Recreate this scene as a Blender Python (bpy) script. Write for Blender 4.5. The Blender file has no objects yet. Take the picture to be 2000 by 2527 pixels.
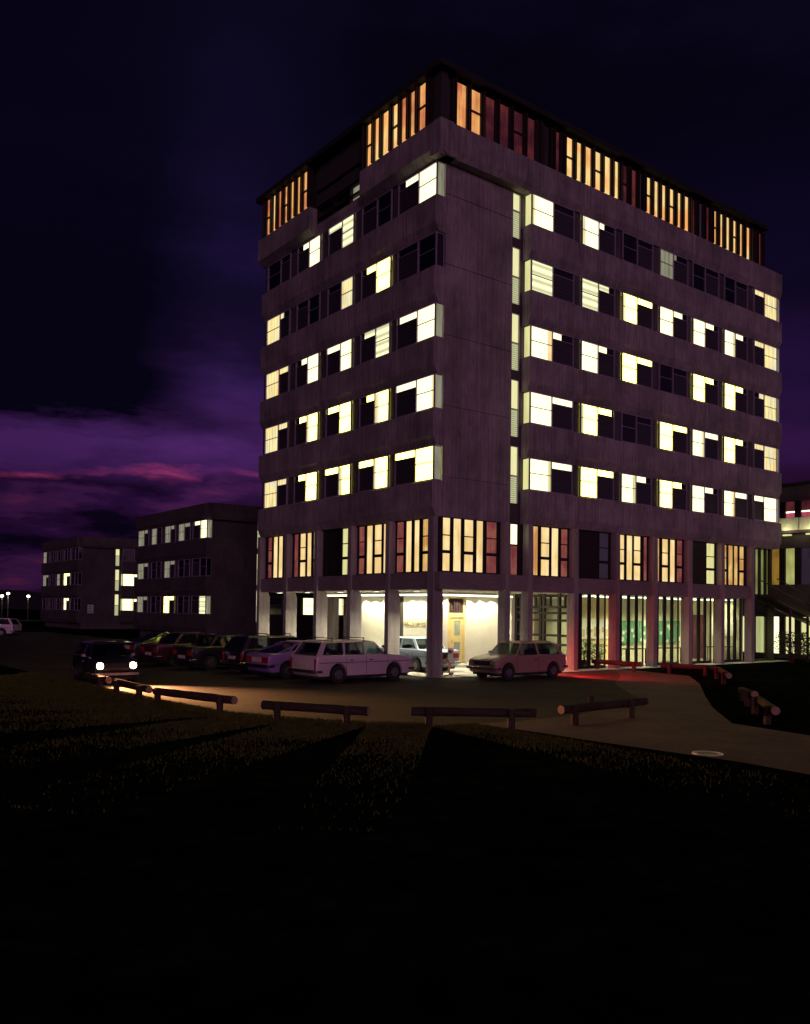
import bpy, bmesh, math, random
from mathutils import Vector, Matrix
random.seed(7)
S = bpy.context.scene
COL = S.collection
R = math.radians
# ------------------------------------------------------------------ camera
cd = bpy.data.cameras.new('camera'); cam = bpy.data.objects.new('camera', cd); COL.objects.link(cam)
yaw, pit, rol = R(52.46005), R(1.49801), R(0.75559)
fw = Vector((math.cos(yaw)*math.cos(pit), math.sin(yaw)*math.cos(pit), math.sin(pit)))
rt = Vector((math.sin(yaw), -math.cos(yaw), 0)); up = rt.cross(fw)
c_, s_ = math.cos(rol), math.sin(rol)
rt, up = c_*rt + s_*up, -s_*rt + c_*up
m = Matrix((( rt.x, up.x, -fw.x), (rt.y, up.y, -fw.y), (rt.z, up.z, -fw.z))).to_4x4()
m.translation = Vector((-21.16, -25.27, 2.5))
cam.matrix_world = m
cd.sensor_fit = 'VERTICAL'; cd.sensor_height = 36; cd.lens = 2149.64*36/2527
cd.shift_y = (1448.96-1263.5)/2527
cd.clip_start = .1; cd.clip_end = 3000
S.camera = cam
# ------------------------------------------------------------------ view
S.view_settings.view_transform = 'Standard'; S.view_settings.look = 'None'
S.view_settings.exposure = 0; S.view_settings.gamma = 1
# ------------------------------------------------------------------ sky
SUN_EL, SUN_AZ = R(4), R(-118)          # afterglow behind the camera
W = bpy.data.worlds.new('World'); S.world = W; W.use_nodes = True
nt = W.node_tree; N = nt.nodes; L = nt.links; N.clear()
def nd(t, **k):
    n = N.new(t)
    for a, b in k.items(): setattr(n, a, b)
    return n
def mth(op, a, b=None, c=None, clamp=False):
    n = nd('ShaderNodeMath', operation=op); n.use_clamp = clamp
    for i, v in enumerate((a, b, c)):
        if v is None: continue
        if isinstance(v, (int, float)): n.inputs[i].default_value = v
        else: L.new(v, n.inputs[i])
    return n.outputs[0]
def rampn(fac, stops, interp='EASE'):
    n = nd('ShaderNodeValToRGB'); e = n.color_ramp.elements; n.color_ramp.interpolation = interp
    while len(e) < len(stops): e.new(.5)
    for q, (p, c) in zip(e, stops): q.position = p; q.color = (*c, 1)
    L.new(fac, n.inputs[0]); return n.outputs[0]
def mixc(fac, a, b, bt='MIX'):
    n = nd('ShaderNodeMix', data_type='RGBA', blend_type=bt)
    for k, v in ((0, fac), (6, a), (7, b)):
        if isinstance(v, (int, float)): n.inputs[k].default_value = v
        elif isinstance(v, tuple): n.inputs[k].default_value = (*v, 1)
        else: L.new(v, n.inputs[k])
    return n.outputs[2]
tc = nd('ShaderNodeTexCoord'); sep = nd('ShaderNodeSeparateXYZ'); L.new(tc.outputs['Generated'], sep.inputs[0])
X_, Y_, Z_ = sep.outputs
el = mth('MULTIPLY', mth('ARCSINE', Z_), 180/math.pi)                       # degrees
az = mth('MULTIPLY', mth('ARCTAN2', Y_, X_), 180/math.pi)                   # degrees from +X
elw = mth('DIVIDE', el, 60., clamp=True)
clear = rampn(elw, [(0, (.006, .002, .011)), (.09, (.018, .004, .038)), (.17, (.066, .017, .120)), (.24, (.036, .012, .085)),
                    (.34, (.010, .005, .034)), (.50, (.0040, .0026, .014)), (.72, (.0016, .0012, .006)), (1, (.001, .001, .003))])
# azimuth falloff: brightest just left of the tower (az 62..72), dark far left
azf = rampn(mth('DIVIDE', mth('SUBTRACT', az, 30.), 70., clamp=True), [(0, (.40,)*3), (.30, (.30,)*3), (.50, (1.,)*3), (.66, (.72,)*3), (1, (.25,)*3)])
mp = nd('ShaderNodeMapping'); mp.inputs['Scale'].default_value = (1, 1, 3.4); L.new(tc.outputs['Generated'], mp.inputs[0])
n1 = nd('ShaderNodeTexNoise'); n1.inputs['Scale'].default_value = 3.1; n1.inputs['Detail'].default_value = 7; n1.inputs['Roughness'].default_value = .56
L.new(mp.outputs[0], n1.inputs['Vector'])
n2 = nd('ShaderNodeTexNoise'); n2.inputs['Scale'].default_value = 9; n2.inputs['Detail'].default_value = 8; n2.inputs['Roughness'].default_value = .6
mp2 = nd('ShaderNodeMapping'); mp2.inputs['Scale'].default_value = (1, 1, 4); mp2.inputs['Location'].default_value = (3.2, 1, .4); L.new(tc.outputs['Generated'], mp2.inputs[0]); L.new(mp2.outputs[0], n2.inputs['Vector'])
# high dark cloud bank over the left, lower edge near 11 degrees
warp = mth('MULTIPLY', mth('SUBTRACT', n2.outputs[0], .5), 5.)
elx = mth('ADD', el, warp)
bank_az = mth('DIVIDE', mth('SUBTRACT', mth('ADD', az, mth('MULTIPLY', warp, .9)), 64.5), 5., clamp=True)   # 0 right of az 65, 1 left of az 74
bank_lo = mth('DIVIDE', mth('SUBTRACT', elx, 10.6), 1.6, clamp=True)
bank_hi = mth('SUBTRACT', 1., mth('MULTIPLY', mth('DIVIDE', mth('SUBTRACT', elx, 20.), 14., clamp=True), .45))
bank = mth('MULTIPLY', mth('MULTIPLY', bank_az, bank_lo), bank_hi)
wisp = mth('MULTIPLY', mth('DIVIDE', mth('SUBTRACT', n1.outputs[0], .44), .16, clamp=True), .72)
sky1 = mixc(1., clear, azf, 'MULTIPLY')
sky2 = mixc(wisp, sky1, (.003, .0022, .010))
sky3 = mixc(bank, sky2, (.0016, .0011, .006))
# low cloud deck below 8.6 degrees with a lit pink rim
rim_y = mth('ADD', 8.9, mth('MULTIPLY', mth('SUBTRACT', n2.outputs[0], .5), 4.2))
dd = mth('SUBTRACT', rim_y, el)
deck = mth('DIVIDE', dd, .9, clamp=True)
sky4 = mixc(mth('MULTIPLY', deck, .85), sky3, mixc(1., rampn(n2.outputs[0], [(.36, (.002, .001, .005)), (.50, (.018, .004, .030)), (.60, (.042, .009, .054)), (.72, (.085, .014, .056))]), azf, 'MULTIPLY'))
rim = mth('MULTIPLY', mth('SUBTRACT', 1., mth('ABSOLUTE', mth('MULTIPLY', mth('SUBTRACT', dd, .55), 1.5)), clamp=True), mth('DIVIDE', mth('SUBTRACT', n1.outputs[0], .44), .10, clamp=True))
azl = rampn(mth('DIVIDE', mth('SUBTRACT', az, 45.), 60., clamp=True), [(0, (0.,)*3), (.25, (1.,)*3), (.8, (.8,)*3), (1, (.1,)*3)])
rimc = mixc(1., mixc(1., (0., 0., 0.), (.34, .035, .12)), azl, 'MULTIPLY')
rimm = mixc(mth('MULTIPLY', rim, .85), (0., 0., 0.), rimc)
sky5 = mixc(1., sky4, rimm, 'ADD')
# afterglow in the sky behind the camera (this is what lights the two facades)
sd = Vector((math.cos(SUN_AZ), math.sin(SUN_AZ), 0))
dp = mth('ADD', mth('MULTIPLY', X_, sd.x), mth('MULTIPLY', Y_, sd.y))
gl = mth('MULTIPLY', mth('POWER', mth('MAXIMUM', dp, 0.), 1.5), mth('SUBTRACT', 1., mth('DIVIDE', el, 42., clamp=True)))
glow = mixc(gl, (0., 0., 0.), (.500, .215, .395))
sky6 = mixc(1., sky5, glow, 'ADD')
ns = nd('ShaderNodeTexSky', sky_type='NISHITA'); ns.sun_disc = False; ns.sun_elevation = R(-4); ns.sun_rotation = math.pi/2 - SUN_AZ
bg = nd('ShaderNodeBackground'); L.new(sky6, bg.inputs[0]); bg.inputs[1].default_value = 1.
bg2 = nd('ShaderNodeBackground'); L.new(ns.outputs[0], bg2.inputs[0]); bg2.inputs[1].default_value = .012
ad = nd('ShaderNodeAddShader'); L.new(bg.outputs[0], ad.inputs[0]); L.new(bg2.outputs[0], ad.inputs[1])
ow = nd('ShaderNodeOutputWorld'); L.new(ad.outputs[0], ow.inputs[0])
# ------------------------------------------------------------------ last afterglow as one weak, broad sun
sl = bpy.data.lights.new('sun', 'SUN'); sl.energy = .24; sl.angle = R(12); sl.color = (1, .58, .82)
so = bpy.data.objects.new('sun', sl); COL.objects.link(so)
so.rotation_euler = Vector((-math.cos(SUN_AZ)*math.cos(SUN_EL*3), -math.sin(SUN_AZ)*math.cos(SUN_EL*3), -math.sin(SUN_EL*3))).to_track_quat('-Z', 'Y').to_euler()

# ================================================================== materials
M = {}
def newmat(name):
    m = bpy.data.materials.new(name); m.use_nodes = True; M[name] = m
    return m, m.node_tree, m.node_tree.nodes['Principled BSDF']
def tnode(t, k, **kw):
    n = t.nodes.new(k)
    for a, b in kw.items(): setattr(n, a, b)
    return n
def solid(name, col, rough=.6, metal=0, var=.25, scale=6., bump=.0, stretch=(1, 1, 1), spec=.5, stain=0., coat=0., streak=0., boards=0.):
    m, t, b = newmat(name)
    b.inputs['Roughness'].default_value = rough; b.inputs['Metallic'].default_value = metal
    b.inputs['Specular IOR Level'].default_value = spec; b.inputs['Coat Weight'].default_value = coat
    tcn = tnode(t, 'ShaderNodeTexCoord'); mp = tnode(t, 'ShaderNodeMapping'); mp.inputs['Scale'].default_value = stretch
    t.links.new(tcn.outputs['Object'], mp.inputs[0])
    nz = tnode(t, 'ShaderNodeTexNoise'); nz.inputs['Scale'].default_value = scale; nz.inputs['Detail'].default_value = 6; nz.inputs['Roughness'].default_value = .6
    t.links.new(mp.outputs[0], nz.inputs['Vector'])
    rp = tnode(t, 'ShaderNodeValToRGB'); e = rp.color_ramp.elements
    e[0].position = .3; e[1].position = .7
    e[0].color = (*[c*(1-var) for c in col], 1); e[1].color = (*[min(1, c*(1+var)) for c in col], 1)
    t.links.new(nz.outputs[0], rp.inputs[0]); out = rp.outputs[0]
    if stain:
        n2 = tnode(t, 'ShaderNodeTexNoise'); n2.inputs['Scale'].default_value = .55; n2.inputs['Detail'].default_value = 9; n2.inputs['Roughness'].default_value = .65
        t.links.new(tcn.outputs['Object'], n2.inputs['Vector'])
        r2 = tnode(t, 'ShaderNodeValToRGB'); r2.color_ramp.elements[0].position = .35; r2.color_ramp.elements[1].position = .62
        r2.color_ramp.elements[0].color = (1-stain,)*3+(1,); r2.color_ramp.elements[1].color = (1, 1, 1, 1)
        t.links.new(n2.outputs[0], r2.inputs[0])
        mx = tnode(t, 'ShaderNodeMix', data_type='RGBA', blend_type='MULTIPLY'); mx.inputs[0].default_value = 1
        t.links.new(out, mx.inputs[6]); t.links.new(r2.outputs[0], mx.inputs[7]); out = mx.outputs[2]
    def mul(sock):
        nonlocal out
        mx = tnode(t, 'ShaderNodeMix', data_type='RGBA', blend_type='MULTIPLY'); mx.inputs[0].default_value = 1
        t.links.new(out, mx.inputs[6]); t.links.new(sock, mx.inputs[7]); out = mx.outputs[2]
    if streak:      # rain streaks running down the face
        m3 = tnode(t, 'ShaderNodeMapping'); m3.inputs['Scale'].default_value = (3.2, 3.2, .16); t.links.new(tcn.outputs['Object'], m3.inputs[0])
        n3 = tnode(t, 'ShaderNodeTexNoise'); n3.inputs['Scale'].default_value = 1.; n3.inputs['Detail'].default_value = 7; n3.inputs['Roughness'].default_value = .7; t.links.new(m3.outputs[0], n3.inputs['Vector'])
        r3 = tnode(t, 'ShaderNodeValToRGB'); r3.color_ramp.elements[0].position = .38; r3.color_ramp.elements[1].position = .56
        r3.color_ramp.elements[0].color = (1-streak,)*3+(1,); r3.color_ramp.elements[1].color = (1, 1, 1, 1); t.links.new(n3.outputs[0], r3.inputs[0]); mul(r3.outputs[0])
    if boards:      # marks of the formwork boards
        w4 = tnode(t, 'ShaderNodeTexWave', wave_type='BANDS', bands_direction='X'); w4.inputs['Scale'].default_value = 2.1; w4.inputs['Distortion'].default_value = .25; w4.inputs['Detail'].default_value = 2
        m4 = tnode(t, 'ShaderNodeMapping'); m4.inputs['Rotation'].default_value = (0, 0, R(45)); t.links.new(tcn.outputs['Object'], m4.inputs[0]); t.links.new(m4.outputs[0], w4.inputs['Vector'])
        r4 = tnode(t, 'ShaderNodeValToRGB'); r4.color_ramp.elements[0].position = .0; r4.color_ramp.elements[1].position = .22
        r4.color_ramp.elements[0].color = (1-boards,)*3+(1,); r4.color_ramp.elements[1].color = (1, 1, 1, 1); t.links.new(w4.outputs[0], r4.inputs[0]); mul(r4.outputs[0])
    t.links.new(out, b.inputs['Base Color'])
    if bump:
        bn = tnode(t, 'ShaderNodeBump'); bn.inputs['Strength'].default_value = bump; bn.inputs['Distance'].default_value = .02
        t.links.new(nz.outputs[0], bn.inputs['Height']); t.links.new(bn.outputs[0], b.inputs['Normal'])
    return m
def lit(name, col, power=1., fold=.25, foldscale=14., mixcol=None, mscale=.8, lines=0.):
    """a lit window seen through curtain or blind: emission with cloth folds"""
    m, t, b = newmat(name)
    b.inputs['Base Color'].default_value = (.02, .02, .02, 1); b.inputs['Roughness'].default_value = .12
    g = tnode(t, 'ShaderNodeNewGeometry'); s = tnode(t, 'ShaderNodeSeparateXYZ'); t.links.new(g.outputs['Position'], s.inputs[0])
    def mm(op, a, b2):
        n = tnode(t, 'ShaderNodeMath', operation=op)
        for i, v in enumerate((a, b2)):
            if isinstance(v, (int, float)): n.inputs[i].default_value = v
            else: t.links.new(v, n.inputs[i])
        return n.outputs[0]
    h = mm('SUBTRACT', s.outputs[0], s.outputs[1])
    cv = tnode(t, 'ShaderNodeCombineXYZ'); t.links.new(mm('MULTIPLY', h, foldscale), cv.inputs[0]); t.links.new(mm('MULTIPLY', s.outputs[2], .7), cv.inputs[2])
    nz = tnode(t, 'ShaderNodeTexNoise'); nz.inputs['Scale'].default_value = 1.; nz.inputs['Detail'].default_value = 3; t.links.new(cv.outputs[0], nz.inputs['Vector'])
    rp = tnode(t, 'ShaderNodeValToRGB'); e = rp.color_ramp.elements; e[0].position = .32; e[1].position = .62
    e[0].color = (1-fold,)*3+(1,); e[1].color = (1, 1, 1, 1); t.links.new(nz.outputs[0], rp.inputs[0])
    base = None
    if mixcol:
        nb = tnode(t, 'ShaderNodeTexNoise'); nb.inputs['Scale'].default_value = mscale; nb.inputs['Detail'].default_value = 2; t.links.new(g.outputs['Position'], nb.inputs['Vector'])
        r2 = tnode(t, 'ShaderNodeValToRGB'); r2.color_ramp.elements[0].position = .40; r2.color_ramp.elements[1].position = .60
        r2.color_ramp.elements[0].color = (*col, 1); r2.color_ramp.elements[1].color = (*mixcol, 1); t.links.new(nb.outputs[0], r2.inputs[0]); base = r2.outputs[0]
    mx = tnode(t, 'ShaderNodeMix', data_type='RGBA', blend_type='MULTIPLY'); mx.inputs[0].default_value = 1
    if base: t.links.new(base, mx.inputs[6])
    else: mx.inputs[6].default_value = (*col, 1)
    t.links.new(rp.outputs[0], mx.inputs[7]); out = mx.outputs[2]
    if lines:
        sn = mm('SINE', mm('MULTIPLY', s.outputs[2], 2*math.pi/lines), 0.)
        k = mm('ADD', mm('MULTIPLY', sn, .28), .74)
        m3 = tnode(t, 'ShaderNodeMix', data_type='RGBA', blend_type='MULTIPLY'); m3.inputs[0].default_value = 1
        cc = tnode(t, 'ShaderNodeCombineXYZ')
        for i in range(3): t.links.new(k, cc.inputs[i])
        t.links.new(out, m3.inputs[6]); t.links.new(cc.outputs[0], m3.inputs[7]); out = m3.outputs[2]
    t.links.new(out, b.inputs['Emission Color']); b.inputs['Emission Strength'].default_value = power
    return m
def glow_mat(name, col, power):
    m, t, b = newmat(name); b.inputs['Base Color'].default_value = (*col, 1)
    b.inputs['Emission Color'].default_value = (*col, 1); b.inputs['Emission Strength'].default_value = power
    return m
def glassy(name, tint=(.8, .85, .85), tr=.8):
    m, t, b = newmat(name); t.nodes.remove(b)
    o = t.nodes['Material Output']
    a = tnode(t, 'ShaderNodeBsdfTransparent'); a.inputs[0].default_value = (*tint, 1)
    g = tnode(t, 'ShaderNodeBsdfGlossy'); g.inputs['Roughness'].default_value = .03
    f = tnode(t, 'ShaderNodeLayerWeight'); p = tnode(t, 'ShaderNodeMath', operation='POWER'); p.inputs[1].default_value = 4; t.links.new(f.outputs['Facing'], p.inputs[0])
    q = tnode(t, 'ShaderNodeMath', operation='MULTIPLY_ADD'); q.inputs[1].default_value = .6; q.inputs[2].default_value = .05; t.links.new(p.outputs[0], q.inputs[0])
    x = tnode(t, 'ShaderNodeMixShader'); t.links.new(q.outputs[0], x.inputs[0]); t.links.new(a.outputs[0], x.inputs[1]); t.links.new(g.outputs[0], x.inputs[2])
    t.links.new(x.outputs[0], o.inputs[0]); return m

solid('concrete', (.35, .295, .31), .85, var=.30, scale=5, stretch=(5, 5, .35), bump=.4, stain=.45, streak=.30, boards=.16)
solid('concrete_far_dim', (.075, .06, .066), .9, var=.35, scale=4, stretch=(5, 5, .4), bump=.3, stain=.4)  # far blocks: light fading with distance is put into this darker colour
solid('concrete_column', (.34, .30, .30), .8, var=.15, scale=7, stretch=(3, 3, .6), bump=.25, stain=.25, streak=.3)
solid('concrete_beam', (.24, .19, .19), .85, var=.35, scale=5, stretch=(.4, .4, 9), bump=.4, stain=.3)
solid('concrete_dark', (.085, .066, .070), .85, var=.35, scale=4, stretch=(5, 5, .4), bump=.3, stain=.4)
solid('soffit', (.55, .52, .46), .8, var=.08)
solid('roof_slate', (.006, .005, .008), .8, var=.3, scale=3)
solid('core', (.035, .028, .032), .9)
solid('aluminium', (.34, .27, .40), .45, .3, var=.1)
solid('bronze', (.022, .014, .014), .5, .2, var=.2)
solid('shutter', (.045, .040, .052), .55, var=.3, scale=2, stretch=(.3, .3, 22), bump=.3)
solid('glass_dark', (.008, .008, .014), .06, var=.2, scale=1.5, spec=.8)
solid('white_wall', (.82, .80, .70), .7, var=.04, scale=3, stain=.08)
solid('door_paint', (.72, .58, .26), .5, var=.08)
solid('door_glass', (.30, .34, .28), .15, var=.2)
solid('grating', (.05, .025, .03), .6)
solid('lettering', (.46, .36, .15), .5)
solid('paving', (.42, .39, .36), .85, var=.25, scale=9, bump=.3)
solid('room_wall', (.66, .62, .40), .8, var=.08, scale=2)
solid('room_floor', (.22, .18, .14), .5, var=.2)
solid('room_red', (.10, .02, .03), .8); solid('paper_tan', (.55, .42, .22), .8)
solid('board_white', (.85, .82, .66), .7, var=.1, scale=3)
solid('timber', (.075, .047, .036), .85, var=.6, scale=3, stretch=(1, 12, 12), bump=.8, stain=.5, spec=.2)
solid('timber_end', (.34, .20, .15), .85, var=.3, scale=14)
solid('kerb', (.32, .30, .28), .85, var=.25, scale=8, bump=.3)
solid('tyre', (.015, .014, .014), .8); solid('rim', (.25, .23, .25), .35, .8); solid('chrome', (.6, .55, .58), .18, 1., var=.05)
solid('trim_black', (.012, .012, .014), .5); solid('seat_cloth', (.05, .035, .04), .9)
solid('taillight_off', (.32, .02, .015), .25); solid('plate', (.62, .52, .36), .5, var=.15, scale=20)
solid('white_panel', (.62, .62, .46), .75, var=.15, scale=3)
solid('skin', (.50, .29, .20), .6, var=.08); solid('hair', (.03, .016, .012), .7); solid('shirt', (.75, .55, .66), .85, var=.1); solid('shorts', (.40, .32, .24), .85); solid('shoe', (.10, .07, .06), .7)
solid('plant_leaf', (.045, .09, .03), .6, var=.4); solid('bark', (.05, .035, .025), .9, bump=.5)
solid('sign_face', (.60, .58, .62), .6); solid('sign_mark', (.03, .03, .04), .6)
solid('iron', (.045, .042, .045), .5, .5); solid('pale_ring', (.62, .42, .50), .35, .4)  # iron plate and paler pinkish rings of the drain cover
solid('hill', (.012, .012, .016), 1.)
glassy('glass'); glassy('car_glass', (.62, .66, .68))
lit('lit_white', (1.7, 1.66, .84), 1.15, .10, 6)
lit('lit_bright', (3.0, 2.95, .47), 2.0, .05, 4)
lit('lit_blind', (1.3, 1.27, .70), 1.1, .06, 3, lines=.33)
lit('lit_warm', (1.25, 1.0, .42), .95, .45, 9, mixcol=(1.1, 1.0, .60), mscale=1.5)
lit('lit_dim', (.34, .33, .22), .8, .5, 4)
lit('lit_yellow', (.95, .90, .38), .85, .2, 4)
lit('lit_slit', (.98, .93, .46), .9, .1, 4); lit('lit_slit_blind', (.80, .82, .44), .75, .1, 4, lines=.085)
lit('curtain_cream', (1.3, .95, .45), .95, .30, 22, mixcol=(1.05, .72, .28), mscale=1.1)
lit('curtain_gold', (1.05, .68, .22), .9, .40, 22, mixcol=(.72, .34, .10), mscale=1.1)
lit('curtain_red', (.22, .045, .045), .9, .45, 22, mixcol=(.34, .10, .07), mscale=1.3)
lit('curtain_dark', (.030, .018, .035), .9, .5, 22)
lit('attic_gold', (1.0, .42, .12), 1.1, .25, 16, mixcol=(1.0, .68, .26), mscale=.9)
lit('attic_orange', (.55, .13, .06), 1.1, .35, 10, mixcol=(.9, .42, .13), mscale=.75)
lit('attic_red', (.13, .022, .022), .9, .4, 10, mixcol=(.05, .008, .014), mscale=.9)
lit('stair_green', (.34, .34, .10), .8, .3, 4, mixcol=(.62, .60, .20), mscale=.5)
lit('amber', (.33, .18, .025), .8, .3, 8, mixcol=(.13, .06, .01))
lit('pinkish', (.55, .08, .13), .9, .4, 6)
glow_mat('tube', (1, .96, .70), 3); glow_mat('headlamp', (1, .80, .45), 60); glow_mat('tail_on', (1, .05, .015), 14); glow_mat('lamp_far', (1, .93, .75), 6); glow_mat('indicator', (1, .35, .05), 10)
# patterned hanging
m_, t_, b_ = newmat('hanging'); ck = tnode(t_, 'ShaderNodeTexVoronoi'); ck.inputs['Scale'].default_value = 3.2
tcx = tnode(t_, 'ShaderNodeTexCoord'); t_.links.new(tcx.outputs['Object'], ck.inputs['Vector'])
rpx = tnode(t_, 'ShaderNodeValToRGB'); rpx.color_ramp.elements[0].color = (.80, .80, .62, 1); rpx.color_ramp.elements[0].position = .32; rpx.color_ramp.elements[1].color = (.12, .30, .16, 1); rpx.color_ramp.elements[1].position = .42
t_.links.new(ck.outputs['Distance'], rpx.inputs[0]); t_.links.new(rpx.outputs[0], b_.inputs['Base Color'])
# asphalt, path, grass
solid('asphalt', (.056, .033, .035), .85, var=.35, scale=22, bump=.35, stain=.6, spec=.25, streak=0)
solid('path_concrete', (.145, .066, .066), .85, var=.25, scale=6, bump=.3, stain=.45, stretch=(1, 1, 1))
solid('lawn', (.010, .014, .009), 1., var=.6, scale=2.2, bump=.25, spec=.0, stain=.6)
solid('grass_blade', (.085, .09, .022), .9, var=.5, scale=5, spec=.1)

# ================================================================== mesh helpers
class MB:
    def __init__(s, T=None): s.v = []; s.f = []; s.mi = []; s.T = T or (lambda u, d, z: (u, d, z)); s.cur = 0
    def add(s, pts, faces):
        b = len(s.v); s.v += [tuple(s.T(*p)) for p in pts]
        for f in faces: s.f.append([b+i for i in f]); s.mi.append(s.cur)
        return s
    def box(s, a0, a1, b0, b1, c0, c1):
        p = [(a, b, c) for c in (c0, c1) for b in (b0, b1) for a in (a0, a1)]
        return s.add(p, [(0, 2, 3, 1), (4, 5, 7, 6), (0, 1, 5, 4), (2, 6, 7, 3), (0, 4, 6, 2), (1, 3, 7, 5)])
    def prism(s, poly, a0, a1, ax):
        """poly: list of 2-D points; extruded from a0 to a1 along axis ax (0 u, 1 d, 2 z)"""
        def mk(q, a):
            return (a, q[0], q[1]) if ax == 0 else ((q[0], a, q[1]) if ax == 1 else (q[0], q[1], a))
        n = len(poly); pts = [mk(q, a0) for q in poly] + [mk(q, a1) for q in poly]
        fs = [tuple(range(n)), tuple(range(2*n-1, n-1, -1))] + [(i, (i+1) % n, n+(i+1) % n, n+i) for i in range(n)]
        return s.add(pts, fs)
    def tube(s, p0, p1, r0, r1=None, n=14, caps=True):
        r1 = r0 if r1 is None else r1
        a = Vector(p0); b = Vector(p1); d = (b-a).normalized()
        x = d.orthogonal().normalized(); y = d.cross(x)
        pts = [tuple(a+(x*math.cos(t)+y*math.sin(t))*r0) for t in [2*math.pi*i/n for i in range(n)]] + \
              [tuple(b+(x*math.cos(t)+y*math.sin(t))*r1) for t in [2*math.pi*i/n for i in range(n)]]
        fs = [(i, (i+1) % n, n+(i+1) % n, n+i) for i in range(n)]
        if caps: fs += [tuple(range(n-1, -1, -1)), tuple(range(n, 2*n))]
        return s.add(pts, fs)
    def ball(s, c, rx, ry, rz, n=14, k=9):
        pts = []; fs = []
        for i in range(k+1):
            ph = math.pi*i/k
            for j in range(n):
                th = 2*math.pi*j/n
                pts.append((c[0]+rx*math.sin(ph)*math.cos(th), c[1]+ry*math.sin(ph)*math.sin(th), c[2]+rz*math.cos(ph)))
        for i in range(k):
            for j in range(n):
                fs.append((i*n+j, i*n+(j+1) % n, (i+1)*n+(j+1) % n, (i+1)*n+j))
        return s.add(pts, fs)
    def build(s, name, mats, parent=None, smooth=False, bevel=0, label=None):
        me = bpy.data.meshes.new(name); me.from_pydata(s.v, [], s.f)
        if isinstance(mats, str): mats = [mats]
        for k in mats: me.materials.append(M[k])
        me.polygons.foreach_set('material_index', s.mi)
        bm = bmesh.new(); bm.from_mesh(me); bmesh.ops.remove_doubles(bm, verts=bm.verts, dist=1e-5); bmesh.ops.recalc_face_normals(bm, faces=bm.faces)
        if smooth:
            for f in bm.faces: f.smooth = True
            for e in bm.edges:
                if len(e.link_faces) == 2 and e.calc_face_angle(0) > R(38): e.smooth = False
        bm.to_mesh(me); bm.free()
        o = bpy.data.objects.new(name, me); COL.objects.link(o)
        if parent: o.parent = parent
        if bevel:
            b = o.modifiers.new('bevel', 'BEVEL'); b.width = bevel; b.segments = 3; b.limit_method = 'ANGLE'; b.angle_limit = R(30)
        if label: o['label'] = label
        return o
def thing(name, label, cat, loc=(0, 0, 0), rz=0, group=None):
    o = bpy.data.objects.new(name, None); COL.objects.link(o); o.location = loc; o.rotation_euler = (0, 0, rz)
    o.empty_display_size = .3
    return tag(o, label, cat, group)
def tag(o, label, cat, group=None):
    o['label'] = label; o['category'] = cat
    if group: o['group'] = group
    return o
def struct(o): o['kind'] = 'structure'; return o
def lamp(name, kind, loc, energy, color, parent, size=.1, aim=None, spot=None, blend=.5):
    l = bpy.data.lights.new(name, kind); l.energy = energy; l.color = color
    if kind == 'AREA': l.shape = 'RECTANGLE'; l.size = size[0]; l.size_y = size[1]; l.spread = R(105)
    else: l.shadow_soft_size = size
    if kind == 'SPOT': l.spot_size = R(spot); l.spot_blend = blend
    o = bpy.data.objects.new(name, l); COL.objects.link(o); o.location = loc
    if aim: o.rotation_euler = Vector(aim).to_track_quat('-Z', 'Y').to_euler()
    o.parent = parent; return o

# ================================================================== ground
def poly(name, pts, z, mat, th=None):
    me = bpy.data.meshes.new(name); me.from_pydata([(x, y, z) for x, y in pts], [], [list(range(len(pts)))]); me.materials.append(M[mat])
    o = bpy.data.objects.new(name, me); COL.objects.link(o); return struct(o)
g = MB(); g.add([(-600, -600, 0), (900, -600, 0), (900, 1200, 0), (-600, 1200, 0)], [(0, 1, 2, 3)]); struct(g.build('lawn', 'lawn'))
EDGE = [(-12.35, 60), (-12.35, 20), (-12.39, 7.6), (-12.35, 2.8), (-12.30, -1.2), (-12.15, -4.2), (-11.9, -6.6), (-11.2, -8.3), (-10.2, -9.8), (-9.2, -10.7),
        (-6.95, -11.1), (-4.74, -10.9), (-1.99, -10.13), (.1, -8.95), (1.72, -7.2), (3.6, -5.3), (5.9, -3.7), (8.0, -2.0), (9.0, -.6)]
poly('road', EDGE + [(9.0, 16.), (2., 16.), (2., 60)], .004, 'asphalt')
PATH = [(-9.2, -10.7), (-9.0, -11.3), (-7.95, -11.96), (-7.87, -14.17), (-7.75, -15.31), (-7.6, -17.0), (-8.3, -24), (-4.0, -24), (-3.6, -17.2), (-3.0, -14.0), (-.45, -11.84), (2.29, -9.8), (6.2, -7.0), (9.3, -4.43), (9.9, -1.55), (9.9, -.6)]
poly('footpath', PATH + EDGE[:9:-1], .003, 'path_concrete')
poly('forecourt', [(-.9, -.9), (24, -.9), (24, .0), (20.4, .0), (20.4, 13.6), (-.9, 13.6)], .04, 'paving')
k = MB()
for (x0, y0), (x1, y1) in zip(EDGE[2:9], EDGE[3:10]):
    d = Vector((x1-x0, y1-y0, 0)); n = Vector((-d.y, d.x, 0)).normalized()*.06; a = Vector((x0, y0, 0)); b = Vector((x1, y1, 0))
    h = .05
    P8 = [a-n, b-n, b+n, a+n]
    k.add([tuple(p) for p in P8]+[(p.x, p.y, h) for p in P8], [(4, 5, 6, 7), (0, 1, 5, 4), (1, 2, 6, 5), (2, 3, 7, 6), (3, 0, 4, 7)])
struct(k.build('kerb', 'kerb'))
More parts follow.
